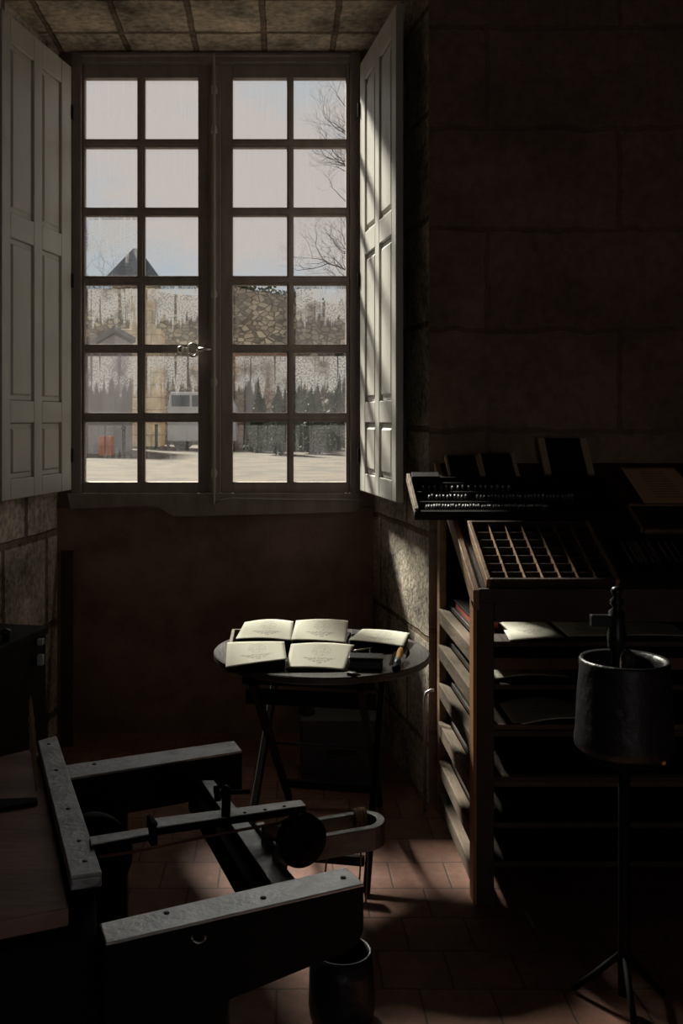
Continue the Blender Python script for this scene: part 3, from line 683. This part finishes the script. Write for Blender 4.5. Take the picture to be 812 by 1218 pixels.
# ================================================================ type cabinet (sloped desk over shelves)
CXL, CXR = .645, 1.95
def sl(y, dz=0.): return 1.025+(y-3.28)*.475+dz     # height of the sloped desk
cab = empty('type_cabinet', (1.3,3.7,0), 'dark wooden printer\'s cabinet with sloped desk top and open shelves against the right wall', 'cabinet')
def post(x0, x1, y0, y1, z1, mt=oak_dark):
    m = MB(); m.box(x0, x1, y0, y1, 0, z1); m.build('post', mt, cab, .004)
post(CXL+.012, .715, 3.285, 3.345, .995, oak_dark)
m = MB(); m.box(CXL, CXL+.012, 3.283, 3.347, 0, 1.0); m.build('sunlit_edge_strip', oak_sunlit, cab, .002); post(.655, .685, 4.03, 4.09, sl(4.05)-.05, oak)  # strip added on the post's left face: its sunlit edge as brighter wood
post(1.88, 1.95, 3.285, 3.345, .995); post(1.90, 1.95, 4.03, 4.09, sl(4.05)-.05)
m = MB(); m.box(.715, 1.88, 3.29, 3.33, .93, 1.0); m.build('front_rail', oak_dark, cab, .004)
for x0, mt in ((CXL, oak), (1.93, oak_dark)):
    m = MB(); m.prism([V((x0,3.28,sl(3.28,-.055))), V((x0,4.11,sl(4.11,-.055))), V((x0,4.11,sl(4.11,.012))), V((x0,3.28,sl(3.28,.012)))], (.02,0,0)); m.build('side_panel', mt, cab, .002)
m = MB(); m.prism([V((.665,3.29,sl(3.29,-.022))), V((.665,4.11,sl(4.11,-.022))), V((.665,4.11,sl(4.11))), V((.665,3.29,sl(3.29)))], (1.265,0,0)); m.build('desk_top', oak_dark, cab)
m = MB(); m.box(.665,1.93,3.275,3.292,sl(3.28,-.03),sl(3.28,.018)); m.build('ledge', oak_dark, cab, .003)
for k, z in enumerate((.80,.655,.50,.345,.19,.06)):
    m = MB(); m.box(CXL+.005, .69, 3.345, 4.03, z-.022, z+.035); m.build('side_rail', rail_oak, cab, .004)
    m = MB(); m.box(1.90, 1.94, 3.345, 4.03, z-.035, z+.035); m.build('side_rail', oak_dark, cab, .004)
    m = MB(); m.box(.692, 1.92, 3.35, 4.06, z+.035, z+.053); m.build('shelf', oak_dark, cab, .002)
for z in (.755, .53, .36):
    m = MB(); m.box(.72, 1.87, 3.36, 3.38, z, z+.04); m.build('shelf_front', oak_mid, cab, .002)
m = MB(); m.box(.69, 1.9, 4.07, 4.09, .03, 1.2); m.build('back_panel', black_wood, cab)
# shallow drawers in the rack
ZS = .853
# sheets on top shelf
cs = [at(591,735,ZS+.012), at(643,735,ZS+.012), at(671,758,ZS+.010), at(606,762,ZS+.010)]
def shelf_sheet(cs, lab, curl=.004, m=paper): return sheet(cs, lab, 'prints lying in the cabinet shelves', m=m, curl=curl)
shelf_sheet(cs, 'sunlit cream print lying left on the top shelf of the type cabinet')
cs = [at(652,737,ZS+.012), at(722,737,ZS+.012), at(745,757,ZS+.010), at(676,757,ZS+.010)]
shelf_sheet(cs, 'half-lit print lying right of the sunlit one on the top cabinet shelf')
cs = [at(760,757,ZS+.012), at(830,757,ZS+.012), at(862,777,ZS+.010), at(790,777,ZS+.010)]
cs = [V((1.17,3.62,ZS+.010)), V((1.42,3.60,ZS+.010)), V((1.40,3.39,ZS+.010)), V((1.18,3.40,ZS+.010))]
shelf_sheet(cs, 'dim print at the right end of the top cabinet shelf, behind the iron pot')
z2 = .708
cs = [V((.76,3.62,z2+.01)), V((1.0,3.62,z2+.01)), V((1.0,3.40,z2+.01)), V((.74,3.385,z2+.01))]
shelf_sheet(cs, 'curled dim print on the second shelf of the type cabinet', .02)
z3 = .553
cs = [V((.80,3.60,z3+.02)), V((1.08,3.58,z3+.02)), V((1.12,3.39,z3+.02)), V((.80,3.36,z3+.012))]
shelf_sheet(cs, 'curled dim print on the third shelf of the type cabinet', .03)
bk = empty('book', (.72,3.70,ZS), 'black book with red page edges on the left end of the top cabinet shelf', 'book')
m = MB(); m.box(.702,.78,3.52,3.92,ZS+.006,ZS+.031); m.build('page_block', red_edge, bk)
m = MB(); m.box(.696,.79,3.51,3.93,ZS+.002,ZS+.006); m.box(.696,.79,3.51,3.93,ZS+.031,ZS+.036); m.build('book_cover', black_plastic, bk, .001)

# ---- tilted frame on slope: matrix with local x right, local y up-slope, z normal
th = math.atan(.475)
def slopeM(x, y, dz=0.0, rz=0.): return Matrix.Translation((x, y, sl(y, dz))) @ Matrix.Rotation(th, 4, 'X') @ Matrix.Rotation(rz, 4, 'Z')
CT = math.cos(th)
# gridded type case
tcx0, tcx1 = .69, 1.13; L0 = .375
M4 = slopeM(tcx0, 3.30); wd = tcx1-tcx0
case = empty('type_case', (.9,3.3,sl(3.3)), 'open type case with a grid of small compartments on the sloped desk', 'type case')
m = MB(); m.box(0,wd,0,L0,.0,.008,0,M4); m.build('case_bottom', black_wood, case)
m = MB(); m.box(0,.014,0,L0,.008,.042,0,M4); m.build('case_side', oak, case, .002)
m = MB(); m.box(wd-.014,wd,0,L0,.008,.042,0,M4); m.build('case_side', oak, case, .002)
m = MB(); m.box(.014,wd-.014,0,.012,.008,.042,0,M4); m.build('case_end', oak_dark, case, .002)
m = MB(); m.box(.014,wd-.014,L0-.012,L0,.008,.042,0,M4); m.build('case_end', oak_dark, case, .002)
for i in range(1, 7):
    x = .014+(wd-.028)*i/7; m = MB(); m.box(x-.0018,x+.0018,.012,L0-.012,.008,.036,0,M4); m.build('divider', oak, case)
for j in range(1, 7):
    y = .012+(L0-.024)*j/7; m = MB(); m.box(.014,wd-.014,y-.0015,y+.0015,.008,.030,0,M4); m.build('crosspiece', oak_dark, case)
# upper tray with rows of standing lead type
M5 = slopeM(.515, 3.69, .0145); wd2 = .76; L2 = .27
tr = empty('type_tray', (.89,3.69,sl(3.69)), 'wide dark tray holding rows of lead type across the upper desk, overhanging its left side', 'tray')
m = MB(); m.box(0,wd2,0,L2,0,.008,0,M5); m.build('tray_bottom', black_wood, tr)
m = MB(); m.box(-.01,wd2+.01,-.016,0,0,.036,0,M5); m.build('front_ledge', black_wood, tr, .003)
m = MB(); m.box(-.008,.006,0,L2,.008,.042,0,M5); m.build('tray_side', oak_pale, tr, .002)
m = MB(); m.box(wd2-.006,wd2+.006,0,L2,.008,.04,0,M5); m.build('tray_side', oak_dark, tr, .002)
m = MB(); m.box(.006,wd2-.006,L2-.01,L2,.008,.028,0,M5); m.build('tray_back', black_wood, tr, .002)
m = MB(); m.box(.008,.115,L2-.05,L2-.012,.008,.055,0,M5); m.build('type_box', black_wood, tr, .002)
for y in (.075, .15, .22):
    m = MB(); m.box(.006,wd2-.006,y-.003,y+.003,.008,.028,0,M5); m.build('tray_divider', black_wood, tr)
proto = MB(); proto.box(-.0035,.0035,-.006,.006,0,.022); proto.box(-.002,.002,-.004,.004,.022,.024)
rowsT = [(.045, .04, .50, 44), (.118, .06, .62, 40), (.19, .05, .40, 16)]
R5 = M5.to_euler(); first = None; cnt = 0
for ri, (y, x0, x1, nn) in enumerate(rowsT):
    for i in range(nn):
        x = x0+(x1-x0)*i/nn+random.uniform(-.0012,.0012)
        if ri == 1 and .20 < x < .235: continue
        if first is None:
            first = proto.build('type_sort', lead, origin=(0,0,0)); o = first
        else: o = first.copy(); COL.objects.link(o)
        o.location = M5 @ V((x, y+random.uniform(-.004,.004), .008)); o.rotation_euler = (R5.x, random.uniform(-.10,.10), random.uniform(-.15,.15))
        tag(o, 'tiny lead type sort standing in the '+('front row of the upper tray', 'middle row of the upper tray', 'back row of the upper tray')[ri], 'type', ('front', 'middle', 'back')[ri]+' row of lead type')
# framed plates leaning at the back
def plate(x0, x1, y, h, lean, label, rz=0., bord=oak_pale, w=.018):
    M = Matrix.Translation((x0, y, sl(y,.007))) @ Matrix.Rotation(lean, 4, 'X'); w_ = x1-x0
    r = empty('framed_plate', (x0, y, sl(y)), label, 'frame', 'small frames along the back of the desk')
    m = MB(); m.box(w*.5,w_-w*.5,.004,h-.004,0,.008,0,M); m.build('plate', black_plastic, r)
    m = MB(); m.box(0,w,0,h,-.002,.016,0,M); m.box(w_-w,w_,0,h,-.002,.016,0,M); m.build('frame_side', bord, r, .001)
    m = MB(); m.box(w,w_-w,0,w*.4,-.002,.013,0,M); m.box(w,w_-w,h-w*.4,h,-.002,.013,0,M); m.build('frame_rail', black_wood, r, .001)
plate(aty(533,0,3.99).x, aty(573,0,3.99).x, 3.985, .13, .62, 'small dark framed plate, leftmost at the back of the desk', w=.009, bord=border_wood)
plate(aty(573,0,3.97).x, aty(618,0,3.97).x, 3.975, .135, .72, 'small dark plate with pale side strips, second from left behind the upper tray', w=.015, bord=border_wood)
plate(aty(647,0,4.0).x, aty(706,0,4.0).x, 4.0, .18, .9, 'larger dark plate with broad side strips, rightmost of three behind the upper tray', w=.027, bord=border_wood)
# printed script sheet
def S3(px, y, dz=.010): return V(((px-CX)*y/F, y, sl(y, dz)))
cs = [S3(738,4.06), S3(801,4.06), S3(838,3.80), S3(766,3.80)]
sheet(cs, 'tan sheet of script lettering lying on the upper right of the desk', None, m=paper_script, curl=.0)
M6 = slopeM(1.33, 3.62, .002); bx2 = empty('framed_plate', (1.33,3.62,sl(3.62)), 'dark framed plate lying below the script sheet at the right edge', 'frame')
m = MB(); m.box(0,.25,0,.17,0,.012,0,M6); m.build('plate', black_plastic, bx2); m = MB(); m.box(-.012,.0,0,.17,0,.018,0,M6); m.box(.0,.25,-.012,0,0,.018,0,M6); m.box(0,.25,.17,.182,0,.018,0,M6); m.build('frame_side', oak, bx2, .001)
M7 = slopeM(1.19, 3.37, .002)
gal = empty('galley_tray', (1.19,3.37,sl(3.37)), 'shallow dark galley tray holding thin metal rules, right of the gridded case', 'tray')
m = MB(); m.box(0,.50,0,.22,0,.006,0,M7); m.box(-.01,0,0,.22,0,.02,0,M7); m.box(.5,.51,0,.22,0,.02,0,M7); m.box(-.01,.51,-.01,0,0,.02,0,M7); m.box(-.01,.51,.22,.23,0,.02,0,M7); m.build('galley_body', black_wood, gal, .001)
rb = MB(); rb.box(-.0015,.0015,0,.13,0,.009); R7 = M7.to_euler(); fr = None
for i, x in enumerate((.03,.052,.064,.074,.082,.104,.118,.128,.16,.185,.21)):
    if fr is None: fr = rb.build('metal_rule', lead, origin=(0,0,0)); o = fr
    else: o = fr.copy(); COL.objects.link(o)
    o.location = M7 @ V((x,.065,.006)); o.rotation_euler = (R7.x, 0, 0)
    tag(o, 'thin bright metal rule lying in the galley tray', 'rule', 'metal rules in the galley tray')
for i, x in enumerate((.03,.06,.10,.13)):
    o = fr.copy(); COL.objects.link(o); o.location = M7 @ V((.26+x,.05,.006)); o.rotation_euler = (R7.x, 0, 0)
    tag(o, 'thin metal rule lying in the far right of the galley tray', 'rule', 'metal rules at the right of the galley tray')

# ================================================================ black iron pot on a slim stand, with spindle and pestle
PY = 2.70; px_ = (742-CX)*PY/F; zbm = H-(893-CY)*PY/F; ztp = H-(783-CY)*PY/F
pc = V((px_, PY, 0))
st = empty('pot_stand', pc, 'slim black iron stand carrying the iron pot before the cabinet', 'stand')
m = MB(); m.lathe([(.001,zbm-.02),(.10,zbm-.02),(.105,zbm-.012),(.10,zbm-.001),(.001,zbm-.001)], pc, 28); m.build('stand_plate', black_iron, st)
m = MB(); m.cyl(pc+V((0,0,.04)), pc+V((0,0,zbm-.015)), .016, n=12); m.build('pole', black_iron, st)
for k in range(3):
    a = k*2*math.pi/3+.4; m = MB(); m.tube([pc+V((0,0,.16)), pc+V((.08*math.cos(a),.08*math.sin(a),.07)), pc+V((.14*math.cos(a),.14*math.sin(a),.010))], .009, 8); m.build('leg', black_iron, st)
pot = empty('iron_pot', pc+V((0,0,zbm)), 'tall black iron pot with a wide rim standing before the type cabinet', 'pot')
h = ztp-zbm
m = MB(); m.lathe([(.001,0),(.118,0),(.130,.012),(.132,.03),(.128,.06),(.124,h*.6),(.1175,h-.03),(.1185,h-.008),(.115,h),(.105,h-.004),(.100,h-.02),(.102,h-.06),(.105,.05),(.09,.02),(.001,.018)], pc+V((0,0,zbm)), 48); m.build('pot_body', pot_mat, pot)
m = MB(); q = aty(770,905,PY-.125); m.cyl(V((px_+.045,PY-.118,zbm+.022)), V((px_+.05,PY-.150,zbm+.018)), .006, n=8); m.build('spout', brass, pot)
m = MB(); a = V((px_-.01,PY+.01,zbm+.02)); b = V((px_+.0,PY-.03,ztp+.028)); m.tube([a, a.lerp(b,.8), a.lerp(b,.95), b], [.013,.017,.019,.009], 12)
tag(m.build('pestle', oak_dark), 'round-ended wooden pestle standing in the iron pot', 'pestle')
sp = empty('spindle', V((px_,PY+.04,zbm+.02)), 'dark turned spindle with a side arm rising from the iron pot', 'spindle')
sx = px_-.003; z_ = lambda py: H-(py-CY)*2.75/F
m = MB(); m.lathe([(.014,zbm+.02),(.014,z_(775)),(.024,z_(770)),(.026,z_(755)),(.022,z_(748)),(.022,z_(727)),(.010,z_(723)),(.018,z_(718)),(.019,z_(714)),(.009,z_(710)),(.013,z_(707)),(.0165,z_(703)),(.013,z_(699)),(.001,z_(697))], V((sx,PY+.05,0)), 20); m.build('spindle_body', black_plastic, sp)
m = MB(); m.box(aty(702,0,2.75).x, sx, PY+.038, PY+.062, z_(745), z_(731)); m.build('side_arm', black_plastic, sp, .003)

# ================================================================ press in the foreground
ZP = .70
A = lambda px, py, z=ZP: at(px, py, z)
press = empty('printing_press', (-.5,2.0,0), 'black hand printing press with steel-faced rails in the left foreground', 'printing press')
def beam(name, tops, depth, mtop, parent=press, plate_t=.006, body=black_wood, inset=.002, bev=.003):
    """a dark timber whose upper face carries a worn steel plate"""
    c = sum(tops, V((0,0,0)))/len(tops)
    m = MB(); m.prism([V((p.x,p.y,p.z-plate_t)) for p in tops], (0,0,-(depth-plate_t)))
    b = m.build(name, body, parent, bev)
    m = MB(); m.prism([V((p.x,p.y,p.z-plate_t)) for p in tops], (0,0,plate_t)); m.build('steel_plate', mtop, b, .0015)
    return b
# far rail
bA = beam('rail', [A(78,910), A(278,881), A(288,893), A(80,926)], .115, steel_dull)
# near rail with tapered underside and rounded end
tops = [A(119,1098), A(411,1031), A(433,1051), A(126,1122)]
axd = (tops[1]-tops[0]).normalized(); wdir = V((tops[0]-tops[3])); Lc = (tops[2]-tops[3]).length
m = MB(); base = tops[3]; prof = [(0,0),(Lc,0),(Lc,-.085),(Lc-.012,-.108),(Lc-.05,-.120),(Lc*.45,-.150),(0,-.155)]
ax2 = (tops[2]-tops[3]).normalized()
m.prism([base+ax2*t+V((0,0,z-.006)) for t, z in prof], tops[1]-tops[2])
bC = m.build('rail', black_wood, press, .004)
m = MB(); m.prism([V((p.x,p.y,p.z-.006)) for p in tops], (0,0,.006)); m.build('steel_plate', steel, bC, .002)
def screws(parent, pts, z, mt=iron, r=.0055):
    for px, py in pts:
        p = A(px, py, z); m = MB(); m.lathe([(r,0),(r,.0012),(r*.8,.002),(.001,.0022)], p, 12); m.build('screw', mt, parent)
screws(bC, [(198,1086),(313,1068),(408,1044)], ZP+.0001, fork_iron); screws(bA, [(112,909)], ZP+.0001, fork_iron)
m = MB(); rc = A(237,1100)+V((0,-.012,-.012)); m.tube([rc+V((.012*math.cos(a),-.004,.012*math.sin(a))) for a in [math.pi+i*math.pi/8 for i in range(9)]], .0025, 8); m.build('ring', brass_ring, bC)
# left cross plate over the rail ends
ZB = .716
bB = beam('cross_plate', [A(45,881,ZB), A(67,875,ZB), A(121,1037,ZB), A(84,1042,ZB)], .030, steel_dull, plate_t=.008, body=steel_dull)
screws(bB, [(58,885),(67,916),(81,962),(94,1000),(101,1024)], ZB+.0001, fork_iron, r=.005)
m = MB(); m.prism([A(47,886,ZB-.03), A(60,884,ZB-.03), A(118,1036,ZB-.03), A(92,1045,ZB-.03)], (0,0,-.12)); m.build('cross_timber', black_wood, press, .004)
# brown board (bed) to the left
m = MB(); m.prism([A(-70,916,.68), A(44,889,.68), A(82,1080,.68), A(-70,1110,.68)], (0,0,-.035)); m.build('bed_board', bed_wood, press, .004)
m = MB(); m.prism([A(-60,952,.69), A(44,948,.69), A(45,953,.69), A(-60,971,.69)], (0,0,-.012)); m.build('bed_bar', black_iron, press, .002)
# body of the press down to the floor
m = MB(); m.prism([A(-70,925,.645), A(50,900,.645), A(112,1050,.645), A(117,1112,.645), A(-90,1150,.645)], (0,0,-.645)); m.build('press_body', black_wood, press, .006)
# leg under near rail
q0, q1 = base+ax2*.0, base+ax2*(Lc*.44)
m = MB(); m.prism([V((q0.x,q0.y+.004,0)), V((q1.x,q1.y+.004,0)), V((q1.x-.0,q1.y+.075,0)), V((q0.x,q0.y+.07,0))], (0,0,.545)); m.build('leg', black_wood, press, .004)
# leg under far rail
m = MB(); a0, a1 = A(95,921), A(150,912); m.prism([V((a0.x,a0.y+.01,0)), V((a1.x,a1.y+.01,0)), V((a1.x,a1.y+.04,0)), V((a0.x,a0.y+.04,0))], (0,0,.59)); m.build('leg', black_wood, press, .004)
# diagonal cross timbers with lit top
bD = beam('cross_beam', [A(239,928,.66), A(254,928,.66), A(352,1046,.66), A(324,1052,.66)], .10, steel_dull)
m = MB(); m.prism([A(224,932,.63), A(235,930,.63), A(318,1056,.63), A(300,1060,.63)], (0,0,-.07)); m.build('cross_beam', black_wood, press, .003)
bE = beam('cross_strap', [A(303,979,.672), A(313,977,.672), A(342,1014,.672), A(333,1018,.672)], .05, steel_dull, body=black_iron)
# sliding bar with block and drilled end
ZR = .725
b1 = beam('slide_bar', [A(106,995,ZR), A(176,984,ZR), A(177,992,ZR), A(108,1005,ZR)], .016, steel_dull, body=black_iron, plate_t=.003)
m = MB(); m.prism([A(174,969,ZR+.006), A(180,968,ZR+.006), A(188,978,ZR+.006), A(181,980,ZR+.006)], (0,0,-.055)); m.build('slide_block', black_iron, press, .003)
b2 = beam('slide_bar', [A(183,973,ZR), A(358,951,ZR), A(364,958,ZR), A(186,984,ZR)], .019, steel_dull, body=black_iron, plate_t=.003)
for px, py in ((291,966.5),(315,963),(338,959)):
    p = A(px, py, ZR+.0002); m = MB(); m.lathe([(.0042,0),(.0042,.0006),(.001,.0007)], p, 12); m.build('bolt_hole', black_iron, b2)
p = A(268,970,ZR); m = MB(); m.prism([p+V((-.010,-.008,-.02)), p+V((.010,-.008,-.02)), p+V((.012,-.008,.04)), p+V((.010,-.008,.062)), p+V((.0,-.008,.068)), p+V((-.010,-.008,.060)), p+V((-.008,-.008,.03))], (0,.018,0)); m.build('bracket', black_iron, press, .003)
m = MB(); m.cyl(p+V((-.024,0,.048)), p+V((-.012,0,.050)), .017, n=18); m.build('bracket_knob', black_iron, press)
m = MB(); m.cyl(p+V((-.012,0,.050)), p+V((.055,.004,.052)), .005, n=10); m.build('bracket_bolt', black_iron, press)
# pulley in its fork
pc2 = A(358,999,.70); ad = V((.90,.43,0)).normalized(); cd = V((-.43,.90,0)).normalized()
m = MB(); m.lathe([(.001,-.014),(.052,-.014),(.056,-.010),(.048,-.003),(.048,.003),(.056,.010),(.052,.014),(.001,.014)], pc2, 40, M=cd.to_track_quat('Z','Y').to_matrix().to_4x4()); m.build('pulley', black_iron, press)
m = MB(); m.cyl(pc2-cd*.055, pc2+cd*.055, .008, n=10); m.build('pulley_axle', black_iron, press)
mid = []
pU0, pU1, pL1, pL0 = A(312,985), A(425,966), A(438,984), A(325,1003)
c_end = (pU1+pL1)/2; rad = (pU1-pL1).length/2; wv = (pU1-pL1).normalized(); av = ((pU1-pU0).normalized()+(pL1-pL0).normalized()).normalized()
path = [pU0, pU0.lerp(pU1,.5), pU1]+[c_end+wv*rad*math.cos(a)+av*rad*math.sin(a) for a in [math.pi*i/12 for i in range(1,12)]]+[pL1, pL0.lerp(pL1,.5), pL0]
m = MB(); hw = .0095; vs = []; nP = len(path)
for k, q in enumerate(path):
    d = (path[min(k+1,nP-1)]-path[max(k-1,0)]).normalized(); nn = V((-d.y,d.x,0))*hw
    vs += [q+nn, q-nn, q-nn+V((0,0,-.05)), q+nn+V((0,0,-.05))]
fs = [(0,1,2,3), tuple(4*(nP-1)+i for i in (3,2,1,0))]
for k in range(nP-1):
    for i in range(4): j = (i+1) % 4; fs.append((4*k+i, 4*(k+1)+i, 4*(k+1)+j, 4*k+j))
m.add(vs, fs); fk = m.build('fork', fork_iron, press, .002)
m = MB()
for k in range(4):
    o_ = pU1+av*(-.006+.0075*k)+V((0,0,-.004)); m.tube([o_+wv*.017*math.cos(a)+V((0,0,.017*math.sin(a)-.008)) for a in [2*math.pi*i/14 for i in range(15)]], .0042, 7)
m.build('rope_coil', rope_mat, press)
# cords
m = MB(); m.tube([A(117,1019,.70), A(160,1013,.70), A(240,996,.70), A(330,979,.705), pc2+V((0,0,.057))], .0032, 6); m.build('pull_cord', cord_mat, press)
for px, py, ln in ((388,1010,.10),(428,1000,.16),(436,1002,.19)):
    q = A(px, py-22, .69); m = MB(); m.tube([q, q+V((.002,0,-ln*.5)), q+V((-.003,0,-ln))], .0022, 6); m.build('hanging_cord', cord_mat, press)
# black drum under the cross plate
dc = aty(106,1020,2.3); m = MB(); m.lathe([(.001,-.02),(.096,-.02),(.10,-.015),(.10,.015),(.096,.02),(.001,.02)], dc, 40, M=cd.to_track_quat('Z','Y').to_matrix().to_4x4()); m.build('drum', black_iron, press)
m = MB(); m.cyl(dc-cd*.06, dc+cd*.06, .012, n=10); m.build('drum_axle', black_iron, press)

# quill
ql = empty('quill', A(42,948,.69), 'brown feather quill standing upright at the edge of the press board', 'feather')
q0 = A(43,940,.681); q1 = q0+V((-.014,.0,.235))
m = MB(); m.tube([q0, q0.lerp(q1,.4), q0.lerp(q1,.75), q1], [.0022,.0025,.0018,.0006], 6); m.build('shaft', feather_mat, ql)
m = MB(); vs = []; fs = []; nn = 26
for i in range(nn+1):
    t = .16+.84*i/nn; c0 = q0.lerp(q1, t); wl_ = .0095*math.sin(math.pi*min(1, (t-.12)/.9))**.6+random.uniform(-.0025,.0025)*(i % 2)
    vs += [c0+V((-wl_,.002,-.006)), c0+V((0,.0008,0)), c0+V((wl_*.75,.002,-.006))]
for i in range(nn): a = 3*i; fs += [(a,a+1,a+4,a+3),(a+1,a+2,a+5,a+4)]
m.add(vs, fs, 0, True); o = m.build('vane', feather_mat, ql); so = o.modifiers.new('t','SOLIDIFY'); so.thickness = .0008

# tall black chest at the left
ch = empty('chest', (-.97,2.85,0), 'tall black wooden chest with small metal fittings at the left edge', 'chest')
m = MB(); m.prism([V((-.727,3.13,0)), V((-.80,2.83,0)), V((-1.32,2.93,0)), V((-1.24,3.26,0))], (0,0,.925)); m.build('chest_body', black_wood, ch, .006)
m = MB(); m.prism([V((-.720,3.14,.925)), V((-.795,2.82,.925)), V((-1.33,2.92,.925)), V((-1.25,3.27,.925))], (0,0,.025)); m.build('lid', black_wood, ch, .005)
for py0, py1 in ((760,767),(779,791)):
    m = MB(); q = aty(47,py0,3.06); q2 = aty(47,py1,3.06); m.box(q.x-.006, q.x+.012, 3.05, 3.075, q2.z, q.z); m.build('fitting', steel_dull, ch, .002)
q = V((-.80,2.93,.95)); m = MB(); m.lathe([(.012,0),(.010,.012),(.016,.02),(.016,.03),(.001,.036)], q, 14); m.build('knob', black_plastic, ch)

# small bucket on the floor below the near rail
BY = 2.66; bc = V(((406-CX)*BY/F, BY, 0)); bkt = empty('bucket', bc, 'black round bucket standing on the tiles under the end of the near rail', 'bucket')
m = MB(); m.lathe([(.001,0),(.072,0),(.085,.012),(.0885,.04),(.086,.13),(.080,.185),(.074,.185),(.078,.13),(.078,.03),(.06,.02),(.001,.02)], bc, 40); m.build('bucket_body', pot_mat, bkt)
m = MB(); m.tube([bc+V((.005+.03*math.cos(a), .02, .19+.03*math.sin(a))) for a in [math.pi*i/10 for i in range(11)]], .005, 8); m.build('bucket_handle', iron, bkt)

for o in bpy.data.objects:
    if '_o' in o: del o['_o']
